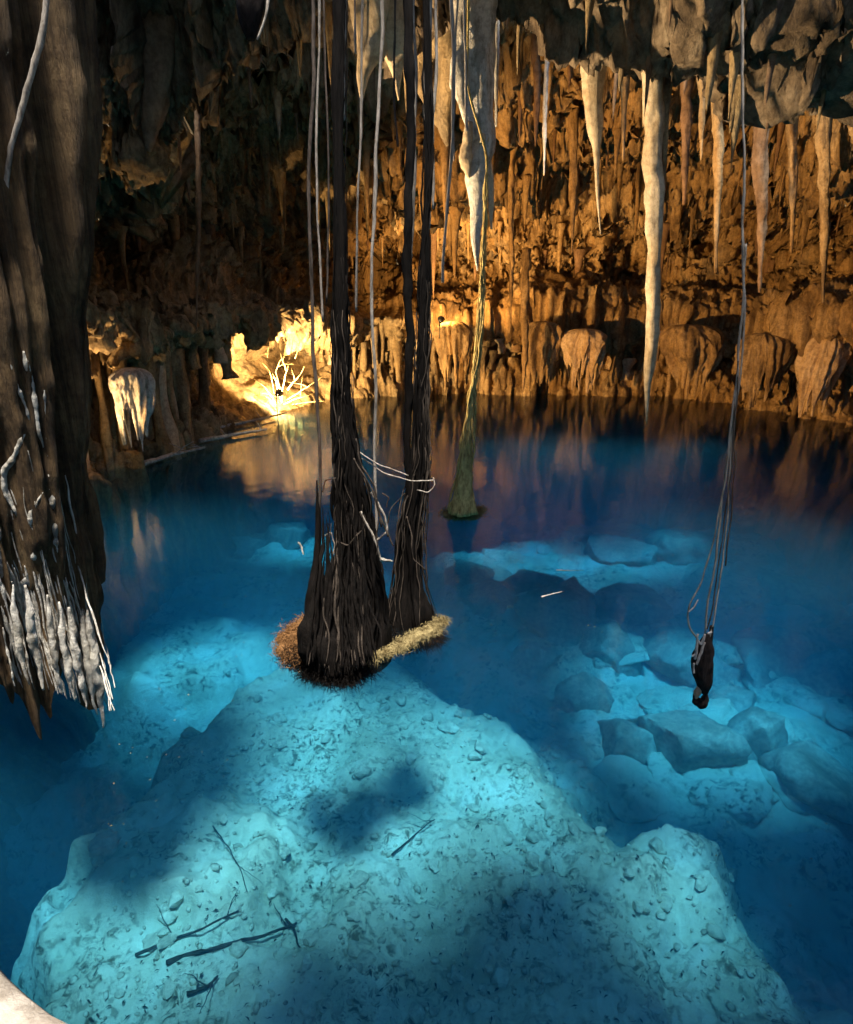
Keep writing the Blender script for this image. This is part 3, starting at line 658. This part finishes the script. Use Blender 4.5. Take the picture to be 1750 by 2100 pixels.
fl_e = ridge(np.cos(thc)[None] * 16, np.sin(thc)[None] * 16, zz[:, None] * 0.3, 2, 1004)
rc = Rz[:, None] * (0.74 + 0.14 * fl_c + 0.09 * fl_d + 0.045 * fl_e) + 0.10 * fbm(np.cos(thc)[None] * 2, np.sin(thc)[None] * 2, zz[:, None] * 0.8, 4, 1005)
endz = 0.55 * vnoise(np.cos(thc) * 3, np.sin(thc) * 3, 0 * thc, 1007) + 0.3 * vnoise(np.cos(thc) * 9, np.sin(thc) * 9, 0 * thc, 1009)
lowf = sstep(zz[0] + 1.2, zz[0], zz)[:, None]
CVZ = zz[:, None] + lowf * (endz[None] + 0.35 + 0.8 * (1 - np.cos(thc)[None]) * 0.5)
CV = np.stack([cxc + rc * np.cos(thc)[None], YC_ + rc * np.sin(thc)[None], CVZ], -1).reshape(-1, 3)
Fq = grid_faces(nz, ns); F2 = np.array([[i * ns + ns - 1, i * ns, (i + 1) * ns, (i + 1) * ns + ns - 1] for i in range(nz - 1)])[:, ::-1]
colt = thing('rock_column', 'massive fluted brown rock column hanging at the left edge, pale ribs at its foot', 'rock column', (cxc, YC_, 0))
off = np.array((cxc, YC_, 0))
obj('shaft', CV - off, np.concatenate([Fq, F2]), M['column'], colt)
def on_col(px, py, out=0.02):                       # hit the column's face under a pixel
    r = ray(px, py); t = np.linspace(2, 9, 1500); q = CAM[None] + t[:, None] * r[None]
    iz = np.clip(((q[:, 2] - zz[0]) / (zz[1] - zz[0])).astype(int), 0, nz - 1); ia = (np.mod(np.arctan2(q[:, 1] - YC_, q[:, 0] - cxc), 2 * math.pi) / (2 * math.pi) * ns).astype(int) % ns
    R = rc[iz, ia]; d = np.hypot(q[:, 0] - cxc, q[:, 1] - YC_)
    i = int(np.argmax(d < R + out)); return q[i] if d[i] < R[i] + out else at(px, py, 4.9)
ribs = [([(20, 738), (35, 800), (62, 880)], 8), ([(52, 720), (68, 800), (78, 890), (90, 930)], 10), ([(92, 800), (98, 880), (104, 935)], 5),
        ([(45, 890), (30, 940), (12, 965), (15, 1010), (40, 1080)], 16), 
        ([(85, 1010), (62, 1050), (70, 1110), (75, 1170)], 14), ([(100, 1010), (110, 1080), (125, 1160)], 14),
        ([(0, 1080), (5, 1170), (10, 1200)], 12), ([(60, 1170), (45, 1200), (60, 1260), (78, 1310)], 13)]
rq = np.random.default_rng(55)
for k in range(78):                                 # thin ribs running down to the ragged foot
    x0 = rq.uniform(-10, 188); y0 = rq.uniform(1150, 1300); L = rq.uniform(120, 320); y1 = min(y0 + L, 1405 + 0.28 * x0); x1 = x0 + (875 - x0) / 3900 * (y1 - y0) * 1.35
    xm = (x0 + x1) / 2 + rq.normal(0, 4)
    ribs.append(([(x0, y0), (xm, (y0 + y1) / 2), (x1, y1)], rq.uniform(2.5, 7.5)))
for k in range(22):
    x0 = rq.uniform(-5, 150); y0 = rq.uniform(900, 1120); y1 = rq.uniform(1250, 1400); x1 = x0 + (875 - x0) / 3900 * (y1 - y0) * 1.2
    ribs.append(([(x0, y0), ((x0 + x1) / 2 + rq.normal(0, 5), (y0 + y1) / 2), (x1, y1)], rq.uniform(2.0, 5.0)))
for k, (pp, w) in enumerate(ribs):
    P = np.array([on_col(x, y, 0.0) for x, y in pp]); n_ = 60; P = wiggle(smooth_path(P, n_), 0.02, 2.0, 1020 + k)
    s = mpp(*pp[0], 4.8); t_ = np.linspace(0, 1, n_)
    R = w * s / 2 * (0.8 + 0.35 * fbm(t_ * 9, 0 * t_, 0 * t_ + k, 3, 1030 + k)) * np.clip((1 - t_) * 5, 0.15, 1) * np.clip(t_ * 9 + .3, 0, 1)
    obj('flowstone_rib', *tube(P - off, np.maximum(R, .004), 9, 0.18, 1040 + k, .2), M['pale'], colt)
# ragged drip tips at the column's foot
for k, (x, y, y1, w) in enumerate([(205, 1400, 1492, 10), (192, 1400, 1466, 9), (170, 1395, 1455, 9), (145, 1385, 1440, 8), (120, 1370, 1425, 8), (80, 1350, 1415, 9), (50, 1350, 1405, 8)]):
    Yt = 5.35 if x > 180 else 5.1 if x > 115 else 4.85
    P = wiggle(smooth_path([at(x - 26, y - 150, Yt), at(x - 4, y, Yt), at(x + 8, y1, Yt)], 40), .012, 5, 1065 + k)
    R = w * .0041 * np.interp(np.linspace(0, 1, 40), [0, .25, .6, 1], [.2, .8, 1, .15])
    obj('drip', *tube(P - off, R, 9, .45, 1070 + k), M['pale'], colt)

# ------------------------------------------------------------------ hanging roots
def vine(pts, w, Y, m, label, seed, group='thin hanging roots', up=True, wig=0.035, sides=7, taper=1.0):
    P = [at(x, y, Y) for x, y in pts]
    if up: P = [np.array((P[0][0] * 1.02, Y + 0.1, 12.2))] + P
    P = wiggle(smooth_path(P, 120), wig, 0.7, seed); o = P[0].copy()
    r = w * 0.8 * mpp(875, 500, Y) / 2
    return obj('hanging_root', *tube(P, r * np.linspace(1.15, taper, 120) * (1 + .25 * vnoise(np.linspace(0, 30, 120), 0.5, seed * 1.0, 3)), sides, .2, seed), m, label=label, category='hanging root', group=group)
VN = [([(641, 0), (640, 300), (642, 650), (650, 1000), (655, 1150)], 9, 7.0, 'vinedark', 'dark thin root left of the thick trunk, running down to its base'),
      ([(653, 0), (652, 300), (657, 500), (662, 660)], 6, 7.6, 'vine', 'pale thin root close behind the leftmost dark one'),
      ([(668, 0), (670, 300), (668, 620)], 5, 7.5, 'vinedark', 'fine dark root just left of the thick trunk'),
      ([(716, 0), (712, 100), (704, 190), (708, 245)], 7, 7.2, 'vine', 'short pale root hugging the right side of the thick trunk'),
      ([(740, 0), (744, 140), (738, 400), (734, 640)], 6, 8.2, 'vine', 'thin straight root right of the thick trunk, ending over the grotto'),
      ([(785, 0), (776, 150), (769, 380), (767, 600), (772, 760), (771, 950), (774, 1150)], 8, 7.8, 'vine', 'long pale root between the two trunks, reaching the water'),
      ([(728, 0), (728, 110)], 5, 9.5, 'vine', 'short fine root in front of the tan stalactite curtain'),
      ([(838, 0), (846, 180), (842, 420), (838, 560)], 11, 7.9, 'vine', 'leftmost root of the grey bundle right of centre'),
      ([(852, 0), (856, 200), (850, 380)], 8, 8.6, 'vine', 'second root of the grey bundle right of centre'),
      ([(868, 0), (870, 180), (872, 470)], 8, 8.1, 'vine', 'third root of the grey bundle right of centre'),
      ([(882, 0), (884, 200), (876, 470)], 9, 8.4, 'vine', 'fourth root of the grey bundle, straightest of them'),
      ([(896, 0), (898, 160), (888, 430)], 7, 8.0, 'vine', 'rightmost root of the grey bundle right of centre'),
      ([(924, 0), (928, 200), (916, 420), (906, 580)], 8, 9.5, 'vine', 'long grey root just left of the white stalactite'),
      ([(940, 0), (934, 180), (930, 330)], 5, 9.8, 'vine', 'fine root crossing the left flange of the white stalactite'),
      ([(953, 0), (957, 160), (960, 270)], 7, 10.5, 'vine', 'pale root in front of the top of the white stalactite'),
      ([(98, 0), (72, 140), (40, 270), (12, 400)], 13, 5.0, 'vine', 'slanting pale root crossing the dark rock at the top left corner'),
      ([(548, 0), (540, 50), (522, 85)], 6, 7.6, 'vine', 'short pale root beside the black stalactite at the top'),
      ([(812, 0), (810, 160), (818, 300)], 5, 9.0, 'vinedark', 'fine dark root right of the tan stalactite curtain'),
      ([(795, 560), (796, 420), (799, 600)], 3, 9.0, 'vinedark', 'hair-thin root between the two trunks at mid height')][:18]
for k, (pp, w, Y, m, lab) in enumerate(VN): vine(pp, w, Y, M[m], lab, 1200 + k)

def root_trunk(name, label, cat, axis, Y, mats, seed, nst=26, up=True, strands=True, rough=.3, flat=0.75):
    # axis: (px, py, width px) down the trunk; everything hangs from the roof
    P = [at(x, y, Y) for x, y, w in axis]; Wd = [w * (0.78 if y < 900 else 0.92) * mpp(x, y, Y) / 2 for x, y, w in axis]
    if up: P = [np.array((P[0][0], Y, 12.3))] + P; Wd = [Wd[0] * 1.2] + Wd
    Q = smooth_path(np.c_[np.array(P), Wd], 150); base = Q[-1, :3].copy()
    t = thing(name, label, cat, tuple(base)); C, R = Q[:, :3] - base, Q[:, 3]
    V, Fk = tube(C, np.maximum(R * 0.86, .01), 30, rough, seed, 0.28); obj('trunk', V, Fk, mats[0], t)
    return t, C, R, base
def strands(t, C, R, n, m, seed, i0=20, thick=0.018, wob=0.03, longer=0.0):
    r = np.random.default_rng(seed)
    for k in range(n):
        a0_ = r.uniform(0, 6.28); tw_ = r.uniform(-1.6, 1.6); s0 = int(r.uniform(i0, len(C) * 0.75)); s1 = int(min(len(C) - 1, s0 + r.uniform(25, 75)))
        ii = np.arange(s0, s1, 1); a = a0_ + tw_ * np.linspace(0, 1, len(ii))
        rr2 = R[ii] * r.uniform(0.85, 1.08)
        Pp = np.c_[C[ii, 0] + rr2 * np.cos(a), C[ii, 1] + rr2 * np.sin(a), C[ii, 2]]
        Pp = wiggle(Pp, wob, 2.2, seed + k)
        obj('root_strand', *tube(Pp, thick * r.uniform(.5, 1.3) * np.interp(np.linspace(0, 1, len(ii)), [0, .2, .8, 1], [.3, 1, .8, .25]), 6, .2, seed + k), m, t)
def fringe(t, pts, m, n, seed, name='root_mat', spread=0.10, height=0.12, L=0.13):
    # a mat of countless fine rootlets floating along a line on the water
    r = np.random.default_rng(seed); s = Soup(); Q = smooth_path(np.array(pts), 60); base = np.array(t.location)
    for k in range(n):
        c = Q[r.integers(0, 60)] + np.array((r.normal(0, spread), r.normal(0, spread), abs(r.normal(0, height * .5)) - 0.04)) - base
        d = r.normal(size=3) * (1, 1, .6); d /= np.linalg.norm(d); l = L * r.uniform(.4, 1.2)
        u = np.cross(d, r.normal(size=3)); u /= np.linalg.norm(u); w = 0.0022 * r.uniform(.7, 2)
        b = np.array((0, 0, -.04)) * r.uniform(0, 1)
        s.add([c - u * w, c + u * w, c + d * l * .5 + u * w + b * -.4, c + d * l * .5 - u * w - b * .4, c + d * l + b], [(0, 1, 2), (0, 2, 3), (3, 2, 4)])
    return obj(name, *s.get(), m, t, smooth=False, kind='stuff')
def mat_core(t, pts, m, rad, seed):
    base = np.array(t.location); Q = smooth_path(np.array(pts), 30) - base; Q[:, 2] -= 0.02
    R = rad * np.clip(np.minimum(np.linspace(0.25, 6, 30), np.linspace(6, .25, 30)), 0, 1)
    V, Fk = tube(Q, R, 14, .5, seed); V[:, 2] = (V[:, 2] - Q[0, 2]) * 0.6 + Q[0, 2]
    obj('root_mat_core', V, Fk, m, t)
# trunk A: the thick one with a flared, black foot
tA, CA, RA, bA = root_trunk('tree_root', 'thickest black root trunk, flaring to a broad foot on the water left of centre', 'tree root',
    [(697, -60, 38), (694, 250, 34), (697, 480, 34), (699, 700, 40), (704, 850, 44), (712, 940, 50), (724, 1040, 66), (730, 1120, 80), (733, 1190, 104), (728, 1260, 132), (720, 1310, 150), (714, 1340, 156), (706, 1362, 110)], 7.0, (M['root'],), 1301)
strands(tA, CA, RA, 14, M['root'], 1310, 20, .010); strands(tA, CA, RA, 30, M['root'], 1320, 92, .018); strands(tA, CA, RA * 1.05, 40, M['root'], 1330, 105, .02, .05); strands(tA, CA, RA, 26, M['rootlet'], 1350, 95, .009, .05)
obj('side_trunk', *tube(smooth_path([at(650, 985, 7.0) - bA, at(653, 1070, 6.97) - bA, at(651, 1150, 6.88) - bA, at(648, 1250, 6.75) - bA, at(652, 1335, 6.62) - bA], 60), np.interp(np.linspace(0, 1, 60), [0, .35, .55, .75, 1], [.010, .03, .07, .14, .21]), 20, .3, 1390, .25), M['root'], tA)
obj('foot', *tube(smooth_path([at(668, 1180, 6.75) - bA, at(672, 1300, 6.5) - bA, at(690, 1385, 6.3) - bA], 30), np.interp(np.linspace(0, 1, 30), [0, .3, .7, 1], [.03, .16, .26, .17]), 22, .35, 1391, .25), M['root'], tA)
def drape(t, b, n, seed, Y0=6.5):                     # root strands running down over the foot
    r = np.random.default_rng(seed)
    for k in range(n):
        x0 = r.uniform(655, 750); y0 = r.uniform(1030, 1230); x1 = 705 + (x0 - 700) * r.uniform(1.2, 1.9); x1 = min(max(x1, 622), 792); y1 = 1385 - abs(x1 - 690) * 0.45 + r.normal(0, 10)
        Pz = []
        for u in np.linspace(0, 1, 6):
            x = x0 + (x1 - x0) * u ** 1.3; y = y0 + (y1 - y0) * u; Pz.append(at(x + r.normal(0, 3), y, 6.66 - 0.55 * u) - b)
        obj('root_strand', *tube(wiggle(smooth_path(Pz, 30), .02, 3, seed + k), r.uniform(.008, .024) * np.interp(np.linspace(0, 1, 30), [0, .35, .85, 1], [.15, 1, .8, .3]), 6, .25, seed + k), M['root' if k % 6 else 'rootlet'], t)
drape(tA, bA, 70, 1440)
for k, pp in enumerate([[(665, 1100), (680, 1090), (690, 1120), (675, 1160)], [(725, 940), (765, 1010), (775, 1050), (795, 1100)], [(760, 1010), (785, 1050), (795, 1090), (770, 1110)], [(660, 1010), (668, 985), (690, 980)],
                        [(690, 1110), (715, 1120), (750, 1080), (740, 1050)], [(740, 1050), (770, 1110), (780, 1150), (800, 1150)], [(775, 1020), (780, 1060), (770, 1100), (775, 1140)], [(730, 900), (745, 960), (770, 1000), (780, 1080)]]):
    P = smooth_path([at(x, y, 6.62 + .05 * (k % 3)) - bA for x, y in pp], 30)
    obj('root_loop', *tube(wiggle(P, .015, 4, 1400 + k), .007 + .003 * (k % 3), 7, .3, k), M['vine' if k in (0, 2, 5) else 'rootlet'], tA)
matA = [gp(x, y, 0) for x, y in ((640, 1275), (600, 1300), (590, 1325), (605, 1345), (640, 1360))]
mat_core(tA, matA, M['fringebrown'], .13, 1420); fringe(tA, matA, M['fringebrown'], 9000, 1421, spread=.08, L=.09)
matA2 = [gp(x, y, 0) for x, y in ((600, 1345), (640, 1372), (690, 1395), (735, 1385))]
fringe(tA, matA2, M['root'], 4000, 1422, spread=.08)
def tuft(t, c, rx, n, seed):                           # rootlets added under the foot to broaden its shadow on the bed
    r = np.random.default_rng(seed); sp = Soup(); b = np.array(t.location)
    for k in range(n):
        a = r.uniform(0, 6.28); q = math.sqrt(r.uniform(0, 1)) * (0.8 + 0.45 * float(vnoise(np.array(a * 1.6), np.array(0.5), np.array(0.5), seed))); o = np.array(c) + (rx * q * math.cos(a), rx * .8 * q * math.sin(a), -0.03 - 0.16 * r.uniform(0, 1)) - b
        d = np.array((math.cos(a) * .6 + r.normal(0, .4), math.sin(a) * .6 + r.normal(0, .4), -.5 * r.uniform(0, 1))); d /= np.linalg.norm(d); l = r.uniform(.08, .22)
        u = np.cross(d, (0, 0, 1.0)); u /= np.linalg.norm(u) + 1e-6; w = r.uniform(.003, .008)
        sp.add([o - u * w, o + u * w, o + d * l], [(0, 1, 2)])
    obj('added_root_tuft', *sp.get(), M['root'], t, smooth=False, kind='stuff')
tuft(tA, gp(694, 1345), .52, 5000, 1460)
# trunk B: two grey stems merging into a flared foot
tB, CB, RB, bB = root_trunk('tree_root', 'root trunk of two twined stems, standing right behind the thickest one', 'tree root',
    [(872, -60, 16), (880, 250, 15), (873, 470, 20), (868, 700, 26), (864, 850, 30), (862, 950, 38), (852, 1010, 48), (842, 1080, 58), (838, 1160, 66), (838, 1215, 86), (842, 1255, 112), (843, 1285, 134)], 7.7, (M['root'],), 1501)
obj('side_trunk', *tube(wiggle(smooth_path([np.array((at(838, 0, 7.6)[0], 7.6, 12.2)) - bB] + [at(x, y, 7.6) - bB for x, y in ((842, 200), (838, 480), (836, 700), (838, 900), (842, 1010), (842, 1090))], 110), .03, .8, 3), .05, 10, .3, 1503, .2), M['root'], tB)
strands(tB, CB, RB, 24, M['root'], 1510, 40, .016); strands(tB, CB, RB, 30, M['rootlet'], 1550, 95, .010, .04)
for k, pp in enumerate([[(735, 928), (770, 950), (835, 975)], [(745, 940), (790, 970), (840, 985), (885, 985)], [(885, 980), (890, 995), (875, 1010), (850, 1005)], [(830, 1010), (805, 1040), (795, 1080), (810, 1120)], [(838, 1060), (850, 1100), (845, 1150), (870, 1170)], [(785, 1010), (800, 1020), (796, 1040)]]):
    P = smooth_path([at(x, y, 7.35) - bB for x, y in pp], 30)
    obj('root_loop', *tube(wiggle(P, .03, 3, 1600 + k), .008, 7, .3, k), M['vine' if k < 3 else 'rootlet'], tB)
matB = [gp(x, y, 0) for x, y in ((748, 1346), (780, 1338), (820, 1325), (850, 1305), (885, 1290), (905, 1270))]
mat_core(tB, matB, M['fringe'], .085, 1620); fringe(tB, matB, M['fringe'], 9000, 1621, spread=.05, height=.07, L=.08)
fringe(tB, [gp(x, y, 0) for x, y in ((790, 1280), (785, 1300), (775, 1330))], M['root'], 600, 1622, spread=.06)
tuft(tB, gp(848, 1285), .42, 3500, 1660)
# root C: slender mossy root ending in a small skirt
tC, CC, RC_, bC = root_trunk('tree_root', 'slender mossy root with a yellowish skirt at the water, beyond the two trunks', 'tree root',
    [(958, 180, 6), (1000, 320, 6), (992, 560, 8), (982, 720, 10), (968, 820, 14), (962, 880, 26), (958, 930, 32), (952, 990, 42), (947, 1030, 56), (945, 1050, 68)], 12.0, (M['mossroot'],), 1701)
strands(tC, CC, RC_, 26, M['mossroot'], 1710, 70, .016, .04)
matC = [gp(x, y, 0) for x, y in ((915, 1050), (925, 1058), (950, 1060), (975, 1055), (985, 1045))]
mat_core(tC, matC, M['fringe'], .09, 1720); fringe(tC, matC, M['fringe'], 5000, 1721, spread=.07, L=.1)
# root D: thin roots knotted to a black clump
YD = 5.25
tD = thing('hanging_root_clump', 'black spindle-shaped root clump dangling on thin pale roots at the right', 'root clump', tuple(at(1440, 1400, YD)))
bD = np.array(tD.location)
def dpart(name, pp, w, m, seed, n=60, lump=.3, sides=8, top=False, wig=.012, ws=None):
    P = [at(x, y, YD) for x, y in pp]
    if top: P = [np.array((P[0][0] * 1.03, YD + .4, 12.2))] + P
    Q = smooth_path(np.array(P), n); Q = wiggle(Q, wig, 2.2, seed)
    R = np.interp(np.linspace(0, 1, n), np.linspace(0, 1, len(ws)), ws) if ws else w
    s = mpp(1440, 1300, YD) / 2 * (0.7 if name == 'root_strand' else 1)
    return obj(name, *tube(Q - bD, np.asarray(R) * s * np.ones(n), sides, lump, seed), m, tD)
dpart('root_strand', [(1517, 0), (1526, 300), (1524, 600), (1514, 760), (1497, 920), (1478, 1060), (1466, 1150), (1452, 1220), (1447, 1300)], 6, M['vine'], 1801, 160, top=True)
dpart('root_strand', [(1512, 760), (1494, 920), (1470, 1060), (1458, 1130), (1440, 1200), (1418, 1240), (1411, 1262), (1416, 1290), (1432, 1312)], 5, M['vine'], 1802, 100)
dpart('root_strand', [(1528, 500), (1522, 720), (1503, 900), (1492, 1050), (1484, 1150), (1470, 1230), (1462, 1290), (1455, 1310)], 5, M['vine'], 1803, 120)
dpart('root_strand', [(1516, 740), (1500, 940), (1484, 1080), (1472, 1160), (1460, 1250), (1450, 1290)], 4, M['vinedark'], 1804, 90)
dpart('root_strand', [(1505, 850), (1508, 950), (1500, 1060), (1488, 1160)], 4, M['vinedark'], 1805, 60)
dpart('root_strand', [(1412, 1255), (1424, 1245), (1432, 1230)], 5, M['paleroot'], 1806, 20)
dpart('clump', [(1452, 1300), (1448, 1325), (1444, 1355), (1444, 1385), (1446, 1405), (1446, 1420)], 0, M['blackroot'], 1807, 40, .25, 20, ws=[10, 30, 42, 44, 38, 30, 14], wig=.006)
dpart('clump_horn', [(1461, 1285), (1460, 1310), (1456, 1330)], 8, M['blackroot'], 1808, 16)
dpart('clump_tip', [(1440, 1400), (1432, 1418), (1428, 1432)], 0, M['tan'], 1809, 20, .25, 12, ws=[14, 14, 16, 8])
dpart('tip_tuft', [(1424, 1425), (1430, 1440), (1440, 1446), (1446, 1440), (1446, 1418)], 0, M['blackroot'], 1810, 26, .5, 12, ws=[10, 18, 22, 18, 8])
for k, pp in enumerate([[(1432, 1300), (1428, 1330), (1424, 1352)], [(1448, 1318), (1436, 1340), (1428, 1362)], [(1428, 1340), (1420, 1346)], [(1430, 1312), (1440, 1322), (1446, 1300)], [(1452, 1300), (1462, 1296)], [(1424, 1360), (1422, 1380)]]):
    P = np.array([at(x, y, YD - .13) for x, y in pp]); obj('root_fibre', *tube(wiggle(smooth_path(P, 16), .006, 8, k) - bD, .011, 7, .4, 1820 + k), M['paleroot'], tD)

# ------------------------------------------------------------------ shore driftwood, dead branches, floating bits
def floaty(pp, r, m, label, cat, Y=None, z=0.02, seed=0, twigs=0):
    P = [gp(x, y, z) if Y is None else at(x, y, Y) for x, y in pp]
    return branch('driftwood' if cat == 'driftwood' else 'floating_twig', P, r, m, label, cat, twigs, seed)
floaty([(430, 880), (520, 862), (590, 846)], .06, M['drift'], 'long bleached driftwood pole lying along the shore before the lamp', 'driftwood', z=.12, seed=31, twigs=2)
floaty([(410, 905), (470, 893), (550, 880)], .07, M['drift'], 'grey driftwood pole at the shore, nearer than the long bleached one', 'driftwood', z=.10, seed=32, twigs=3)
floaty([(300, 950), (350, 932), (420, 918)], .07, M['drift'], 'broken driftwood at the foot of the grey bell flowstone', 'driftwood', z=.10, seed=33, twigs=4)
floaty([(1112, 1226), (1150, 1213)], .012, M['drift'], 'short pale twig floating on open water right of the trunks', 'twig', seed=34)
floaty([(1140, 1166), (1195, 1168)], .010, M['drift'], 'slim pale twig floating farther out than its neighbour', 'twig', seed=35)
floaty([(775, 1148), (805, 1152)], .035, M['drift'], 'stubby pale stick floating between the two trunks', 'twig', seed=36)
floaty([(615, 1115), (622, 1124), (628, 1138)], .02, M['drift'], 'curled pale leaf stalk floating left of the thickest trunk', 'twig', seed=37)
sp = Soup(); rf = np.random.default_rng(91)
for k in range(300):                                   # dust and leaf scraps on the water
    x, y = gp(rf.uniform(220, 1720), rf.uniform(960, 1900), 0.0)[:2]
    if vnoise(np.array(x * .35), np.array(y * .35), np.array(0.0), 93) < -0.1: continue
    a = rf.uniform(0, 6.3); L = rf.uniform(.003, .010) * (1 + y / 14); w = L * rf.uniform(.2, .6); u = np.array((math.cos(a), math.sin(a), 0)); v = np.array((-u[1], u[0], 0)); c = np.array((x, y, .006))
    sp.add([c - u * L, c - v * w + (0, 0, .004), c + u * L, c + v * w + (0, 0, .004)], [(0, 1, 2), (0, 2, 3)])
obj('floating_leaf_scraps', *sp.get(), M['fringe'], kind='stuff', label='tiny pale leaf scraps and dust floating on the water', category='leaf scraps')
# overlit dead branches around the lamp
YB = 24.6
db = thing('dead_branches', 'tangle of dead branches glaring white in the lamp light at the far left shore', 'branches', tuple(at(575, 830, YB))); ob = np.array(db.location)
rb = np.random.default_rng(77)
for k, pp in enumerate([[(575, 830), (590, 760), (605, 690)], [(580, 830), (560, 770), (530, 735), (510, 740)], [(570, 835), (540, 790), (515, 775)], [(590, 800), (615, 765), (625, 750)], [(585, 760), (575, 720), (570, 700)], [(560, 775), (548, 740), (552, 705)],
                        [(580, 830), (620, 815), (660, 800)], [(590, 820), (640, 790), (665, 770)], [(570, 830), (545, 815), (520, 810)], [(605, 735), (620, 700), (625, 685)], [(575, 800), (565, 760), (580, 735)], [(600, 830), (630, 825), (670, 822)]]):
    P = smooth_path([at(x, y, YB + rb.normal(0, .3)) - ob for x, y in pp], 22)
    obj('branch', *tube(wiggle(P, .06, 1.6, 2000 + k), np.linspace(.028, .006, 22), 7, .25, k), M['fringe'], db)
    for q in range(1):
        i0 = rb.integers(6, 19); d = rb.normal(size=3) * (1, .5, .9); d /= np.linalg.norm(d)
        obj('twig', *tube(wiggle(smooth_path([P[i0], P[i0] + d * .25 + (0, 0, .06), P[i0] + d * rb.uniform(.4, .9)], 10), .04, 3, 2100 + k * 2 + q), np.linspace(.012, .004, 10), 5), M['fringe'], db)

# ------------------------------------------------------------------ lamps of the cave, and one added fill
def floodlight(pos, aim, energy, color, label, spot=None, size=0.12, blend=0.6):
    pos = Vector(pos); d = (Vector(aim) - pos).normalized(); q = d.to_track_quat('-Z', 'Y')
    t = thing('floodlight', label, 'floodlight', tuple(pos), 'floodlights hidden along the shore'); t.rotation_mode = 'QUATERNION'; t.rotation_quaternion = q
    n = 20; a = np.linspace(0, 6.2832, n, endpoint=False)
    pr = [(.02, .16), (.08, .16), (.10, .10), (.14, 0.0), (.15, -.03), (.13, -.03), (.12, .0)]
    V = np.stack([np.stack([r * np.cos(a), r * np.sin(a), np.full(n, z)], 1) for r, z in pr]).reshape(-1, 3)
    Fq = grid_faces(len(pr), n); F2 = np.array([[i * n + n - 1, i * n, (i + 1) * n, (i + 1) * n + n - 1] for i in range(len(pr) - 1)])[:, ::-1]
    obj('housing', V, np.concatenate([Fq, F2]), M['housing'], t)
    V = np.concatenate([[(0, 0, .004)], np.c_[.121 * np.cos(a), .121 * np.sin(a), np.zeros(n)]]); k = np.arange(n)
    obj('lens', V, np.stack([np.zeros(n, int), 1 + (k + 1) % n, 1 + k], 1), M['lens'], t)
    V, Fk = tube([(0, 0, .13), (0, .03, .3), (0, .04, .5)], .02, 8); obj('bracket', V, Fk, M['housing'], t)
    dn = np.array(q.inverted() @ Vector((0, 0, -1))); V, Fk = tube([np.array((0, .03, .3)), np.array((0, .03, .3)) + dn * (pos.z + 1.5 if pos.z < 2 else .6)], .018, 8); obj('stake', V, Fk, M['housing'], t)
    ld = bpy.data.lights.new('lamp', 'SPOT'); ld.energy = energy; ld.color = color; ld.spot_size = math.radians(spot or 150); ld.spot_blend = blend; ld.shadow_soft_size = size
    lo = bpy.data.objects.new('lamp', ld); COL.objects.link(lo); lo.parent = t; lo.location = (0, 0, -.06)
    return t
AMB = (1.0, 0.50, 0.145); GOLD = (1.0, 0.66, 0.30)
floodlight(at(572, 806, 23.8), at(655, 735, 29.5), 3600, GOLD, 'floodlight behind the glaring dead branches at the far left shore', 150)
floodlight(at(172, 975, 13.0) + (-0.5, 0, 0), at(1380, 600, 27.0), 9500, AMB, 'floodlight at the left shore behind the massive column', 64, blend=.6)
floodlight(at(905, 655, 27.0), at(945, 520, 31.0), 1000, AMB, 'floodlight on the rock shelf of the amber wall behind the mossy root', 130)
floodlight(at(172, 985, 12.6) + (-0.8, 0, 0), at(1120, 370, 13.0), 9000, (1.0, .74, .44), 'second floodlight behind the massive column, tilted up at the white stalactite', 50, blend=.8)
floodlight(at(160, 962, 14.5), at(470, 130, 15.5), 520, (1.0, .62, .28), 'added fill light behind the massive column, brightening the left roof', 95, blend=.9)  # added fill brightening the daylit left roof, no lamp of the cave
